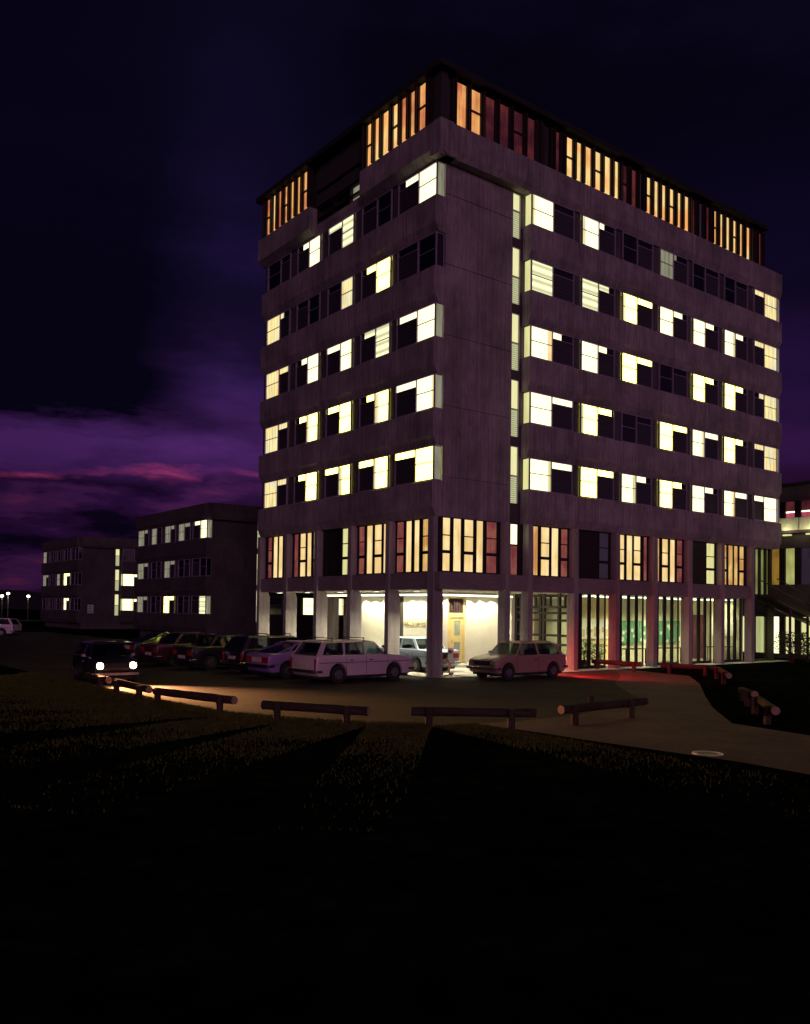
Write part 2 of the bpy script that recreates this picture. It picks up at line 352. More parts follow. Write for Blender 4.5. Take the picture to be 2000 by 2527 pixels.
# far hills
h = MB(); hs = []
for i in range(61):
    a = R(-10 + 170*i/60); r = 520
    hs.append((math.cos(a)*r, math.sin(a)*r, 12 + 9*math.sin(i*.37) + 7*math.sin(i*.83+1) + (16 if i > 33 else 0)*math.sin((i-33)*.11)))
for (x0, y0, z0), (x1, y1, z1) in zip(hs, hs[1:]):
    h.add([(x0, y0, -1), (x1, y1, -1), (x1, y1, z1), (x0, y0, z0), (x0*1.5, y0*1.5, z0*.7), (x1*1.5, y1*1.5, z1*.7)], [(0, 1, 2, 3), (3, 2, 5, 4)])
struct(h.build('hills', 'hill', smooth=True))
# grass blades
import numpy as np
rng = np.random.default_rng(3)
def grass(n, fx, name, hmin, hmax, label):
    pos = fx(n); n = len(pos); a = rng.uniform(0, 2*np.pi, n); hh = rng.uniform(hmin, hmax, n); w = rng.uniform(.006, .014, n)
    lean = rng.normal(0, .35, (n, 2))*hh[:, None]
    v = np.zeros((n, 3, 3)); v[:, 0, 0] = pos[:, 0]-np.cos(a)*w; v[:, 0, 1] = pos[:, 1]-np.sin(a)*w
    v[:, 1, 0] = pos[:, 0]+np.cos(a)*w; v[:, 1, 1] = pos[:, 1]+np.sin(a)*w; v[:, 2, :2] = pos+lean; v[:, 2, 2] = hh
    me = bpy.data.meshes.new(name); me.from_pydata(v.reshape(-1, 3).tolist(), [], np.arange(3*n).reshape(-1, 3).tolist()); me.materials.append(M['grass_blade'])
    o = bpy.data.objects.new(name, me); COL.objects.link(o); o['kind'] = 'stuff'; o['label'] = label; o['category'] = 'grass'
EDG = np.array(EDGE)
def near_edge(n):
    seg = np.array(EDGE[2:11]); L_ = np.linalg.norm(np.diff(seg, axis=0), axis=1); t = rng.uniform(0, L_.sum(), n); cum = np.r_[0, np.cumsum(L_)]
    i = np.clip(np.searchsorted(cum, t)-1, 0, len(L_)-1); f = (t-cum[i])/L_[i]; p = seg[i]+(seg[i+1]-seg[i])*f[:, None]
    d = (seg[i+1]-seg[i])/L_[i][:, None]; nr = np.c_[d[:, 1], -d[:, 0]]
    off = .10+rng.exponential(1.5, n); off = np.minimum(off, 9)
    return p-nr*off[:, None]*-1*np.sign((nr*np.array([-1, -1])).sum(1))[:, None]
def clump(n):
    p = near_edge(n)
    keep = (np.sin(p[:, 0]*2.1+1.3*np.sin(p[:, 1]*1.7))+np.sin(p[:, 1]*2.9+p[:, 0])) > rng.uniform(-2.6, 1.2, len(p))
    q = p[keep]; inside = (q[:, 0] > -9.3) & (q[:, 1] > -24) & (q[:, 0] > -8.2)
    return q[~inside]
def verge(n):
    p = near_edge(n); q = EDG[2:11]
    seg = np.array(EDGE[2:10]); L_ = np.linalg.norm(np.diff(seg, axis=0), axis=1); t = rng.uniform(0, L_.sum(), n); cum = np.r_[0, np.cumsum(L_)]
    i = np.clip(np.searchsorted(cum, t)-1, 0, len(L_)-1); f = (t-cum[i])/L_[i]; b = seg[i]+(seg[i+1]-seg[i])*f[:, None]
    d = (seg[i+1]-seg[i])/L_[i][:, None]; nr = np.c_[d[:, 1], -d[:, 0]]
    return b+nr*rng.uniform(.06, .75, n)[:, None]
grass(60000, verge, 'verge_grass', .05, .14, 'thick yellow-green grass along the kerb under the log rails')
grass(170000, clump, 'grass', .02, .075, 'rough grass growing along the lawn edge behind the log rails')

# ================================================================== residence blocks
RB = [(4.24, 5.53, 6.83), (7.31, 8.42, 9.54), (10.04, 11.10, 12.24), (12.76, 13.82, 14.98), (15.37, 16.42, 17.60), (18.07, 19.08, 20.21), (20.82, 21.80, 23.08)]
LB = [(-13.39, -12.07, -11.13), (-10.47, -9.40, -8.41), (-7.75, -6.63, -5.70), (-5.10, -3.99, -2.98), (-2.54, -1.20, -.08)]
LITMAT = {'w': 'lit_white', 'b': 'lit_bright', 'l': 'lit_blind', 'c': 'lit_warm', 'm': 'lit_dim', 'd': 'glass_dark'}
def window(T, a, s, b, z0, z1, lit_left, st, vent, parent, d=.34, label=None):
    """a..b wide, split at s; the curtained pane on one side, a small top light over a dark louvred panel on the other"""
    f = MB(T); t = .045
    f.box(a, b, d, d+.07, z1-t, z1); f.box(a, b, d, d+.09, z0, z0+t)
    for q in (a, s-t/2, b-t): f.box(q, q+t, d+.001, d+.071, z0+t+.001, z1-t-.001)
    la, lb = (a+t, s-t/2) if lit_left else (s+t/2, b-t)
    va, vb = (s+t/2, b-t) if lit_left else (a+t, s-t/2)
    zt = z0+(z1-z0)*.52; zv = z1-.34
    f.box(la+.001, lb-.001, d+.01, d+.055, zt, zt+.03); f.box(va+.001, vb-.001, d+.01, d+.06, zv, zv+.035)
    fr = f.build('window', 'aluminium', parent, label=label)
    MB(T).box(la, lb, d+.004, d+.02, z0+t, zt).box(la, lb, d+.004, d+.02, zt+.03, z1-t).build('pane', LITMAT[st], fr)
    if st in 'wbc' and random.random() < .55:
        cw = (lb-la)*random.uniform(.10, .24); cx = la if random.random() < .5 else lb-cw
        cu = MB(T)
        for i in range(4): cu.box(cx+cw*i/4+.002, cx+cw*(i+1)/4-.002, d+.0205, d+.024+.006*(i % 2), z0+t+.01, z1-t-.01)
        cu.build('curtain', random.choice(['lit_yellow', 'lit_warm', 'curtain_cream']), fr)
    # top light, lit part-way when the room is lit
    if vent > 0:
        if lit_left: x0, x1 = va, va+(vb-va)*vent
        else: x0, x1 = vb-(vb-va)*vent, vb
        MB(T).box(x0, x1, d+.004, d+.02, zv+.035, z1-t).build('top_light', LITMAT[st], fr)
        if vent < .98:
            y0, y1 = (x1+.002, vb) if lit_left else (va, x0-.002)
            MB(T).box(y0, y1, d+.004, d+.018, zv+.035, z1-t).build('top_light', 'glass_dark', fr)
    else:
        MB(T).box(va, vb, d+.004, d+.02, zv+.035, z1-t).build('top_light', 'glass_dark', fr)
    sh = MB(T); n = 7
    sh.box(va, vb, d+.002, d+.012, z0+t, zv)
    for i in range(n):
        zz = z0+t+(zv-z0-t)*(i+.5)/n; sh.box(va+.01, vb-.01, d+.013, d+.03, zz-.05, zz+.045)
    sh.build('shutter', 'shutter', fr)
    return fr
def spandrel(T, u0, u1, cuts, s, parent, conc, d=.5, h=1.03):
    sp = MB(T); pr = [(0.0, s-1.38), (.33, s-1.38), (d, s-h), (d, s-.03), (d-.03, s), (0.0, s)]
    e = [u0]+cuts+[u1]
    for a, b in zip(e, e[1:]): sp.prism(pr, a+.008, b-.008, 0)
    return sp.build('spandrel', conc, parent)
def residence(root, ox, oy, rows, nR, nL, litR, litL, leftlit=(0,), conc='concrete'):
    TR = lambda u, d, z: (ox+u, oy-d, z)
    TL = lambda u, d, z: (ox-d, oy-u, z)
    rb = RB[:nR]; lb = LB[5-nL:]
    far = rb[-1][2]+.30; left = lb[0][0]-.42
    top = rows[-1]+1.34
    bot = rows[0]-1.38
    # core body and blank corner panels
    MB().box(ox+.12, ox+far-.1, oy+.12, oy-left-.12, bot+.02, top).build('inner_wall', 'core', root)
    e = [bot]+[r+.17 for r in rows]+[top]
    p = MB(TR)
    for a, b in zip(e, e[1:]): p.box(0, 3.54, -.13, 0, a+.015, b-.015)
    p.box(.01, 3.53, -.125, -.03, bot, top)
    p.build('panel', conc, root)
    p = MB(TR)
    ss = [r-.53 for r in rows]
    for i, r in enumerate(rows):
        z0 = r-.53; z1 = min(r+1.80, top-.02)
        p.box(3.545, 4.02, -.13, -.02, (bot if i == 0 else rows[i-1]+1.80), z0)
        f = MB(TR); f.box(3.55, 3.585, -.12, -.015, z0, z1).box(3.985, 4.015, -.12, -.015, z0, z1).box(3.585, 3.985, -.12, -.02, z0+1.1, z0+1.14).box(3.585, 3.985, -.12, -.02, z1-.03, z1)
        fr = f.build('slit_window', 'aluminium', root)
        MB(TR).box(3.59, 3.98, -.10, -.07, z0+1.145, z1-.035).build('pane', 'lit_slit', fr)
        MB(TR).box(3.59, 3.98, -.10, -.07, z0+.01, z0+1.095).build('blind', 'lit_slit_blind', fr)
    p.box(4.02, 4.24, -.13, -.05, bot, top); p.build('panel', 'concrete_dark', root)
    # window bands
    cr = [(rb[i][2]+rb[i+1][0])/2 for i in range(nR-1)]; cl = [(lb[i][2]+lb[i+1][0])/2 for i in range(nL-1)]
    for k, r in enumerate(rows):
        spandrel(TR, 4.12, far, cr, r, root, conc); spandrel(TL, left, 0.0, cl, r, root, conc)
        for i in range(nR-1): MB(TR).box(rb[i][2], rb[i+1][0], -.1, .31, r+.001, r+1.339).build('pilaster', 'concrete_dark', root)
        for i in range(nL-1): MB(TL).box(lb[i][2], lb[i+1][0], -.1, .31, r+.001, r+1.339).build('pilaster', 'concrete_dark', root)
        MB(TL).box(left+.1, lb[0][0], -.1, .33, r+.001, r+1.339).build('pilaster', 'concrete_dark', root)
        for i, (a, s, b) in enumerate(rb):
            st, vt = litR[k][i]; vt = int(vt)/9
            window(TR, a, s, b, r+.002, r+1.338, not (i == 6), st, vt, root)
        for i, (a, s, b) in enumerate(lb):
            st, vt = litL[k][i]; vt = int(vt)/9
            window(TL, a, s, b, r+.002, r+1.338, i in leftlit, st, vt, root)
        # glass returns at the ends of the bands
        for T2, u, st in ((TR, 4.24, litR[k][0][0]), (TL, -.08, litL[k][-1][0])):
            w = .035; sgn = 1 if T2 is TR else -1
            uu = (u-.012, u-.001) if T2 is TR else (u+.001, u+.012)
            fr = MB(T2).box(uu[0]-.002*sgn, uu[1], .02, .05, r, r+1.335).box(uu[0]-.002*sgn, uu[1], .36, .408, r, r+1.335).box(uu[0]-.002*sgn, uu[1], .05, .36, r+1.29, r+1.335).box(uu[0]-.002*sgn, uu[1], .05, .36, r, r+.05).build('corner_window', 'aluminium', root)
            MB(T2).box(uu[0], uu[1], .05, .36, r+.05, r+1.29).build('pane', {'d': 'glass_dark', 'm': 'lit_dim'}.get(st, 'lit_dim' if T2 is TL else 'lit_yellow'), fr)
        if nR == 7:
            q = 23.09
            fr = MB(TR).box(q, q+.03, .30, .40, r, r+1.335).box(q+.22, q+.26, .30, .40, r, r+1.335).build('corner_window', 'aluminium', root)
            MB(TR).box(q+.03, q+.22, .30, .34, r+.03, r+1.30).build('pane', 'glass_dark' if litR[k][6][0] == 'd' else 'lit_dim', fr)
    return TR, TL, far, left, top, bot

tower = thing('residence_tower', 'six-storey concrete hall of residence with lit windows, standing over the parked cars', 'building', (0, 0, 0))
Z5 = [7.42, 10.14, 12.86, 15.58, 18.30]
litR = [['w9', 'b9', 'w6', 'b6', 'w6', 'w9', 'w9'],
        ['w9', 'b8', 'd0', 'b9', 'w9', 'b6', 'c9'],
        ['w4', 'w5', 'b9', 'd0', 'b6', 'b6', 'c4'],
        ['l0', 'l6', 'b9', 'w6', 'w6', 'w6', 'c9'],
        ['w0', 'w3', 'd0', 'm2', 'd0', 'd0', 'c9']]
litL = [['c9', 'b6', 'b9', 'b9', 'b9'],
        ['c9', 'b6', 'b8', 'b5', 'w9'],
        ['c9', 'w5', 'w9', 'l7', 'w8'],
        ['c3', 'd0', 'c0', 'b6', 'd1'],
        ['d0', 'w5', 'l9', 'd1', 'w6']]
TR, TL, far, left, top, bot = residence(tower, 0, 0, Z5, 7, 5, litR, litL)
# fascia and attic
fa = MB(TR); e = [-.75]+[3.9]+[(RB[i][2]+RB[i+1][0])/2 for i in range(6)]+[23.4]
for a, b in zip(e, e[1:]): fa.prism([(-.1, 19.66), (.38, 19.66), (.50, 19.95), (.50, 20.93), (-.1, 20.93)], a+.008, b-.008, 0)
fa.build('fascia', 'concrete', tower)
fa = MB(TL); e = [-13.85, -8.9]
fa.prism([(-.1, 19.66), (.38, 19.66), (.72, 19.95), (.72, 20.98), (-.1, 20.98)], -13.85, -8.93, 0)
fa.prism([(-.1, 19.66), (.38, 19.66), (.72, 19.95), (.72, 20.98), (-.1, 20.98)], -4.85, .48, 0)
fa.prism([(-.1, 19.66), (.30, 19.66), (.40, 19.95), (.40, 20.15), (-.1, 20.15)], -8.92, -4.86, 0)
fa.build('fascia', 'concrete', tower)
# louvred plant window in the middle of the left fascia
lv = MB(TL)
for z in (20.16, 20.47, 20.97, 21.62): lv.box(-8.92, -4.86, .0, .30, z, z+.10)
for u in (-8.92, -7.6, -6.25, -5.12, -4.95): lv.box(u, u+.06, .01, .29, 20.27, 21.6)
lo = lv.build('louvre_window', 'bronze', tower)
for i, (z0, z1) in enumerate(((20.27, 20.46), (20.59, 20.95), (21.09, 21.6))):
    MB(TL).box(-6.18, -5.14, .1, .14, z0, z1).box(-5.05, -4.96, .1, .14, z0, z1).build('pane', 'lit_dim', lo)
    MB(TL).box(-8.85, -7.62, .1, .14, z0, z1).box(-7.53, -6.27, .1, .14, z0, z1).build('pane', 'glass_dark', lo)
def attic(T, strips, z0, z1, d, split, mats, u0, u1):
    f = MB(T); f.box(u0, u1, d-.14, d-.10, z0, z1)
    cuts = [u0]+[x for s in strips for x in s]+[u1]
    for a, b in zip(cuts[::2], cuts[1::2]):
        f.box(a, b, d-.10, d+.02, z0+.001, z1-.001)
        if b-a < .6: f.box((a+b)/2-.035, (a+b)/2+.035, d+.02, d+.12, z0+.002, z1-.002)
    for i, (a, b) in enumerate(strips):
        if i in split: f.box(a, b, d-.08, d+.01, z0+(z1-z0)*.47, z0+(z1-z0)*.47+.06)
    fr = f.build('attic_window', 'bronze', tower)
    for i, (a, b) in enumerate(strips):
        MB(T).box(a+.002, b-.002, d-.095, d-.06, z0+.002, z1-.04).build('pane', mats[i], fr)
O, G_, D_ = 'attic_orange', 'attic_gold', 'attic_red'
attic(TR, [(.11, .62), (.85, 1.35), (1.58, 2.10), (2.37, 2.88), (3.15, 3.67), (3.90, 4.37)], 20.95, 22.72, .42, (1, 4), [O, O, D_, D_, D_, D_], -.1, 4.9)
attic(TR, [(5.60, 5.85), (6.27, 6.65), (6.87, 7.21), (7.42, 7.85), (8.06, 8.48), (8.68, 9.14), (9.37, 9.70), (9.98, 10.30), (10.60, 10.95), (11.15, 11.35)], 20.95, 22.72, .42, (1, 4, 7), [D_, G_, G_, G_, G_, G_, G_, D_, D_, 'curtain_dark'], 5.3, 11.45)
attic(TR, [(11.60, 12.0), (12.22, 12.58), (12.80, 13.15), (13.42, 13.78), (14.03, 14.35), (14.58, 14.98), (15.2, 15.5), (15.82, 16.1), (16.4, 16.7)], 20.95, 22.72, .42, (0, 3), [G_, G_, G_, G_, G_, G_, D_, 'curtain_dark', D_], 11.5, 16.8)
attic(TR, [(17.0, 17.32), (17.58, 17.88), (18.1, 18.48), (18.72, 19.08), (19.35, 19.66), (20.0, 20.35), (20.58, 20.8), (21.2, 21.45)], 20.95, 22.72, .42, (0, 3), [G_, G_, G_, G_, G_, G_, D_, D_], 16.85, 21.7)
attic(TL, [(-13.14, -12.70), (-12.52, -12.13), (-11.98, -11.6), (-11.38, -11.01), (-10.79, -10.4), (-10.18, -9.8), (-9.62, -9.21)], 21.0, 22.88, .64, (0, 3, 6), [O, G_, O, O, O, O, O], -13.5, -8.95)
attic(TL, [(-4.46, -4.04), (-3.90, -3.5), (-3.35, -2.87), (-2.65, -2.22), (-2.08, -1.71), (-1.5, -1.14), (-.95, -.53)], 21.0, 22.88, .64, (0, 3, 6), [G_, G_, G_, G_, O, O, O], -4.85, -.2)
for q in ((-.55, -.2, -.3, .15, 20.94, 22.9), (4.92, 5.28, -.3, .2, 20.94, 22.73), (-.35, -.1, 4.9, 8.9, 21.75, 22.86)): MB().box(*q).build('attic_pier', 'core', tower)
MB().box(-.30, 21.72, -.28, 13.4, 20.94, 22.7).build('attic_wall', 'core', tower)
rf = MB(); a0 = (-.85, -.60, 22.92); a1 = (21.75, 13.95, 22.92); i_ = 1.9; zt = 24.6
b = [(-.85, -.60), (21.85, -.60), (21.85, 13.95), (-.85, 13.95)]; t2 = [(-.85+i_, -.6+i_), (21.85-i_, -.6+i_), (21.85-i_, 13.95-i_), (-.85+i_, 13.95-i_)]
rf.add([(x, y, 22.92) for x, y in b]+[(x, y, 23.15) for x, y in b]+[(x, y, zt) for x, y in t2],
       [(3, 2, 1, 0), (0, 1, 5, 4), (1, 2, 6, 5), (2, 3, 7, 6), (3, 0, 4, 7), (4, 5, 9, 8), (5, 6, 10, 9), (6, 7, 11, 10), (7, 4, 8, 11), (8, 9, 10, 11)])
rf.build('roof', 'roof_slate', tower)
# ---- first floor
def ribbon(T, u0, u1, panes, z0=4.0, z1=6.0, d=.14):
    """dark timber frame with narrow curtained panes; entries (a, b, material, split)"""
    f = MB(T); f.box(u0, u1, d-.06, d, z0-.05, z1+.03)
    f.box(u0, u1, d, d+.09, z0-.05, z0); f.box(u0, u1, d, d+.09, z1, z1+.03)
    c = [u0]+[q for p in panes for q in p[:2]]+[u1]
    for a, b in zip(c[::2], c[1::2]): f.box(a, b, d+.001, d+.05, z0+.001, z1-.001)
    for a, b, m, s in panes:
        if s: f.box(a, b, d+.001, d+.055, 4.66, 4.78); f.box(a, b, d+.001, d+.045, 5.33, 5.37)
    fr = f.build('ribbon_window', 'bronze', tower)
    for a, b, m, s in panes:
        p = MB(T)
        for q0, q1 in (((z0, 4.66), (4.78, 5.33), (5.37, z1)) if s else ((z0, z1),)): p.box(a+.002, b-.002, d+.002, d+.02, q0+.002, q1-.002)
        p.build('pane', m, fr)
C, GD, RD, DK = 'curtain_cream', 'curtain_gold', 'curtain_red', 'curtain_dark'
ribbon(TR, -.30, 2.84, [(-.12, .24, C, 1), (.41, .79, C, 0), (.96, 1.42, C, 1), (1.59, 1.93, C, 0), (2.12, 2.66, RD, 1)])
MB(TR).box(3.15, 4.12, .08, .14, 3.95, 6.03).box(3.15, 3.33, .14, .19, 3.95, 6.03).build('panel', 'bronze', tower)
sx = MB(TR).box(3.34, 3.80, .145, .20, 5.14, 5.2).build('slit_window', 'bronze', tower)
MB(TR).box(3.34, 3.80, .145, .165, 5.2, 6.0).build('pane', 'lit_white', sx); MB(TR).box(3.34, 3.80, .145, .165, 3.98, 5.14).build('pane', 'curtain_red', sx)
ribbon(TR, 4.42, 6.87, [(4.70, 5.00, GD, 0), (5.18, 5.67, C, 1), (5.81, 6.22, C, 0), (6.39, 6.79, RD, 1)])
ribbon(TR, 7.15, 9.61, [(8.85, 9.46, DK, 1)])
ribbon(TR, 9.88, 12.31, [(10.22, 10.56, C, 1), (10.73, 11.13, C, 0), (11.25, 11.72, C, 1), (11.96, 12.20, RD, 0)])
ribbon(TR, 12.58, 15.03, [(12.85, 13.13, GD, 0), (13.35, 13.80, C, 1), (13.96, 14.34, C, 0), (14.5, 14.92, RD, 1)])
ribbon(TR, 15.31, 17.75, [(16.93, 17.61, 'lit_yellow', 1)])
ribbon(TR, 18.03, 20.47, [(18.29, 18.68, GD, 1), (18.85, 19.25, GD, 0), (19.36, 19.69, GD, 0), (19.86, 20.26, GD, 1)])
ribbon(TL, -13.50, -11.10, [(-13.24, -12.87, RD, 1), (-12.70, -12.30, C, 0), (-12.18, -11.80, C, 0), (-11.64, -11.31, C, 1)])
ribbon(TL, -10.84, -8.38, [(-10.68, -10.32, RD, 0), (-10.14, -9.66, C, 1), (-9.51, -9.15, C, 0), (-8.95, -8.63, C, 1)])
ribbon(TL, -8.12, -5.66, [(-6.55, -5.91, 'lit_yellow', 1)])
ribbon(TL, -5.40, -2.94, [(-5.28, -4.88, RD, 1), (-4.70, -4.29, C, 0), (-4.14, -3.65, C, 1), (-3.51, -3.26, C, 0)])
ribbon(TL, -2.68, -.28, [(-2.60, -2.16, RD, 1), (-2.0, -1.65, C, 0), (-1.47, -1.16, C, 0), (-.95, -.59, GD, 1)])
# floor slab edge beams, soffit
be = MB(TR); be.box(-.45, 20.42, -.25, .42, 3.30, 3.945); be.build('beam', 'concrete_beam', tower)
be = MB(TL); be.box(-13.5, -.16, -.25, .42, 3.30, 3.945); be.build('beam', 'concrete_beam', tower)
MB().box(.0, 23.2, .26, 13.5, 3.62, 3.90).build('floor_slab', 'soffit', tower)
MB().box(.30, 23.1, .30, 13.2, 3.95, 6.03).build('inner_wall', 'core', tower)
MB().box(.26, 7.3, .26, 13.2, 3.30, 3.60).build('soffit', 'soffit', tower)
# columns: slim fins on the first floor, deep piers below, sloping haunch between
def column(T, u0, u1, dg0, top=6.36):
    c = MB(T)
    c.box(u0, u1, .16, .50, 3.90, 6.04)
    c.prism([(.50, .0), (.50, 3.90), (.20, 3.90), (.17, 3.75), (dg0, 3.02), (dg0, .0)], u0, u1, 0)
    c.build('column', 'concrete_column', tower, bevel=.012)
column(TL, -.25, .11, 0)
for u in (2.85, 4.13, 6.88, 9.61, 12.32, 15.04, 17.76, 20.48): column(TR, u, u+.27, .08)
for u in (-2.95, -5.67, -8.39, -11.11, -13.76): column(TL, u, u+.26, -.10)
# rear piers of the undercroft
for q in ((3.46, 3.84), (4.45, 4.9)): MB().box(*q, 12.9, 13.4, 0, 3.3).build('column', 'concrete_column', tower)
# ---- entrance box in the undercroft
w = MB(); w.box(3.4, 3.6, 4.3, 6.78, .16, 3.18); w.box(3.4, 3.6, 7.12, 10.25, .16, 3.18)
w.box(3.6, 3.98, 4.3, 4.5, .16, 3.18); w.box(5.06, 7.3, 4.3, 4.5, .16, 3.18); w.box(7.1, 7.3, 3.45, 4.3, .16, 3.3)
w.box(3.98, 5.06, 4.42, 4.5, 3.10, 3.18)
w.build('entrance_wall', 'white_wall', tower)
MB().box(3.45, 7.2, 4.5, 10.2, .16, 3.2).build('inner_wall', 'core', tower)
MB().box(3.0, 7.3, 3.2, 4.3, .0, .15).box(3.0, 3.4, 4.3, 10.3, 0, .15).build('step', 'paving', tower)
dr = MB(); dr.box(3.98, 4.10, 4.36, 4.44, .16, 3.10); dr.box(4.98, 5.06, 4.36, 4.44, .16, 3.10); dr.box(4.10, 4.98, 4.36, 4.44, 2.19, 2.40); dr.box(4.10, 4.98, 4.36, 4.44, 3.05, 3.10); dr.box(4.10, 4.22, 4.37, 4.44, .16, 2.19)
df = dr.build('door_frame', 'door_paint', tower)
gr = MB(); gr.box(4.10, 4.98, 4.42, 4.44, 2.40, 3.05)
for i in range(9): gr.box(4.13+i*.095, 4.165+i*.095, 4.37, 4.418, 2.41, 3.04)
gr.build('fanlight_grille', 'grating', df)
dl = MB(); dl.box(4.24, 4.97, 4.385, 4.425, .17, .42); dl.box(4.24, 4.97, 4.385, 4.425, 1.09, 1.38); dl.box(4.24, 4.97, 4.385, 4.425, 2.05, 2.18); dl.box(4.24, 4.44, 4.385, 4.425, .42, 1.09); dl.box(4.24, 4.44, 4.385, 4.425, 1.38, 2.05); dl.box(4.80, 4.97, 4.385, 4.425, .42, 1.09); dl.box(4.80, 4.97, 4.385, 4.425, 1.38, 2.05)
do = dl.build('door', 'door_paint', tower); MB().box(4.44, 4.80, 4.40, 4.42, .42, 1.09).box(4.44, 4.80, 4.40, 4.42, 1.38, 2.05).build('door_glass', 'door_glass', do)
MB().tube((4.30, 4.36, 1.2), (4.30, 4.36, 1.02), .012).build('handle', 'chrome', do)
# raised lettering
def text(body, size, mat, T, parent, name='lettering', ext=.012):
    cu = bpy.data.curves.new(name, 'FONT'); cu.body = body; cu.size = size; cu.extrude = ext; cu.space_character = 1.12; cu.offset = .004
    o = bpy.data.objects.new(name, cu); COL.objects.link(o); bpy.context.view_layer.update()
    me = bpy.data.meshes.new_from_object(o.evaluated_get(bpy.context.evaluated_depsgraph_get())); bpy.data.objects.remove(o)
    me.materials.clear(); me.materials.append(M[mat]); me.transform(T); q = bpy.data.objects.new(name, me); COL.objects.link(q); q.parent = parent; return q
text('HALLS OF RE', .245, 'lettering', Matrix(((0, 0, -1, 3.385), (-1, 0, 0, 6.72), (0, 1, 0, 1.80), (0, 0, 0, 1))), tower)
# lights of the undercroft: tube troughs and a row of downlights washing the two walls
WARM = (1, .94, .62)
def trough(x0, x1, y0, y1):
    t = MB().box(x0-.03, x1+.03, y0-.03, y1+.03, 3.20, 3.298).build('light_trough', 'soffit', tower)
    MB().box(x0, x1, y0, y1, 3.13, 3.198).build('tube', 'tube', t)
trough(2.35, 2.45, 3.3, 12.6); trough(2.5, 7.0, 3.3, 3.4)
for y in (1.6, 4.2, 6.9, 9.6, 12.2): lamp('ceiling_light', 'AREA', (.9, y, 3.1), 85, WARM, tower, (.9, .3), (0, 0, -1))
lamp('ceiling_light', 'AREA', (4.4, 1.2, 3.1), 90, WARM, tower, (4.5, .5), (0, 0, -1))
for y in (-.5, 2.05, 4.75, 7.45, 10.2, 12.8):  # spots added under the beam to brighten the column faces
    if y > 0: o = MB().box(-.32, -.08, y-.9, y-.7, 3.24, 3.298).build('added_column_light', 'chrome', tower)
    if y > 0: MB().box(-.30, -.10, y-.88, y-.72, 3.232, 3.239).build('lens', 'tube', o); lamp('added_column_beam', 'SPOT', (-.2, y-.8, 3.22), 210, WARM, tower, .06, (0, .50, -1), 75, .8)
sp = [(3.05, 4.7+.72*i, 3.22) for i in range(8)] + [(3.9+.68*i, 3.98, 3.22) for i in range(5)]
for x, y, z in sp:
    o = MB().tube((x, y, z+.07), (x, y, z), .07).build('downlight', 'chrome', tower); MB().tube((x, y, z-.001), (x, y, z-.006), .055).build('lens', 'tube', o)
    lamp('downlight_beam', 'SPOT', (x, y, z-.02), 135, WARM, tower, .03, (.12 if x < 3.1 else 0, .12 if x > 3.1 else 0, -1), 95, .25)
# ---- glazed entrance screen on the side wall of the common rooms (facing the porch)
TE = lambda u, d, z: (7.3-d, -u, z)
es = MB(TE)
for u in (-3.42, -2.46, -1.92, -1.72, -.82, -.10): es.box(u, u+.14, -.1, .02, .16, 3.3)
for z in (.16, 1.02, 1.42, 2.08, 2.40, 2.66, 3.15): es.box(-3.42, .04, -.09, .012, z, z+.10)
for u in (-2.9, -2.2, -1.3, -.45): es.box(u, u+.07, -.085, .008, 2.7, 3.15)
ef = es.build('entrance_screen', 'bronze', tower)
MB(TE).box(-3.40, .03, -.05, -.04, .2, 3.2).build('pane', 'glass', ef)
# ---- ground-floor common rooms behind tall narrow panes
TG = TR
SC = [((7.15, 9.61), [(8.03, 8.45), (8.61, 9.05), (9.18, 9.58)]), ((9.88, 12.32), [(10.74, 11.17), (11.32, 11.74), (11.89, 12.28)]),
      ((12.59, 15.04), [(13.45, 13.84), (14.03, 14.43), (14.60, 15.00)]), ((15.31, 17.76), [(16.17, 16.59), (16.80, 17.16), (17.31, 17.70)]),
      ((18.03, 20.48), [(18.84, 19.24), (19.43, 19.80), (19.98, 20.36)])]
for (u0, u1), ps in SC:
    f = MB(TG); c = [u0]+[q for p in ps for q in p]+[u1]
    for a, b in zip(c[::2], c[1::2]): f.box(a, b, -.14, -.06, .05, 3.3)
    f.box(u0, u1, -.139, -.05, .05, .17)
    fr = f.build('glazed_screen', 'bronze', tower)
    for a, b in ps: MB(TG).box(a, b, -.11, -.10, .17, 3.29).build('pane', 'glass', fr)
MB().box(7.3, 20.6, 2.25, 2.35, .05, 3.3).build('room_wall', 'room_wall', tower); MB().box(20.55, 20.65, .1, 2.24, .05, 3.3).build('room_wall', 'room_wall', tower)
MB().box(7.35, 20.55, .15, 2.25, .045, .10).build('room_floor', 'room_floor', tower)
MB().box(7.35, 20.55, .27, 2.25, 3.3, 3.34).build('ceiling', 'soffit', tower)
for i, (x, e) in enumerate(((9.4, 70), (11.2, 70), (13.0, 120), (14.8, 120), (16.8, 110), (18.7, 22), (20.0, 80))):
    t = MB().box(x-.6, x+.6, .55, .62, 3.2, 3.26).box(x-.6, x+.6, 1.5, 1.57, 3.2, 3.26).build('ceiling_tube', 'tube', tower)
    lamp('room_light', 'AREA', (x, 1.1, 3.15), e*.8, (1, .93, .58), tower, (1., 1.), (0, 0, -1))
for q, mt in (((10.1, 12.75, 2.24, 2.249, .11, 3.29), 'door_paint'), ((18.6, 20.54, 2.24, 2.249, .11, 2.45), 'room_red')): MB().box(*q).build('wall_panel', mt, tower)
MB().box(10.35, 12.5, 2.19, 2.238, 1.25, 2.2).build('pinboard', 'board_white', tower)
for i in range(7): MB().box(10.5+i*.28, 10.68+i*.28, 2.18, 2.189, 1.35+.1*(i % 3), 1.7+.1*(i % 2)).build('paper', 'paper_tan', tower)
MB().box(20.50, 20.545, .4, 2.0, 1.35, 2.3).build('pinboard', 'board_white', tower)
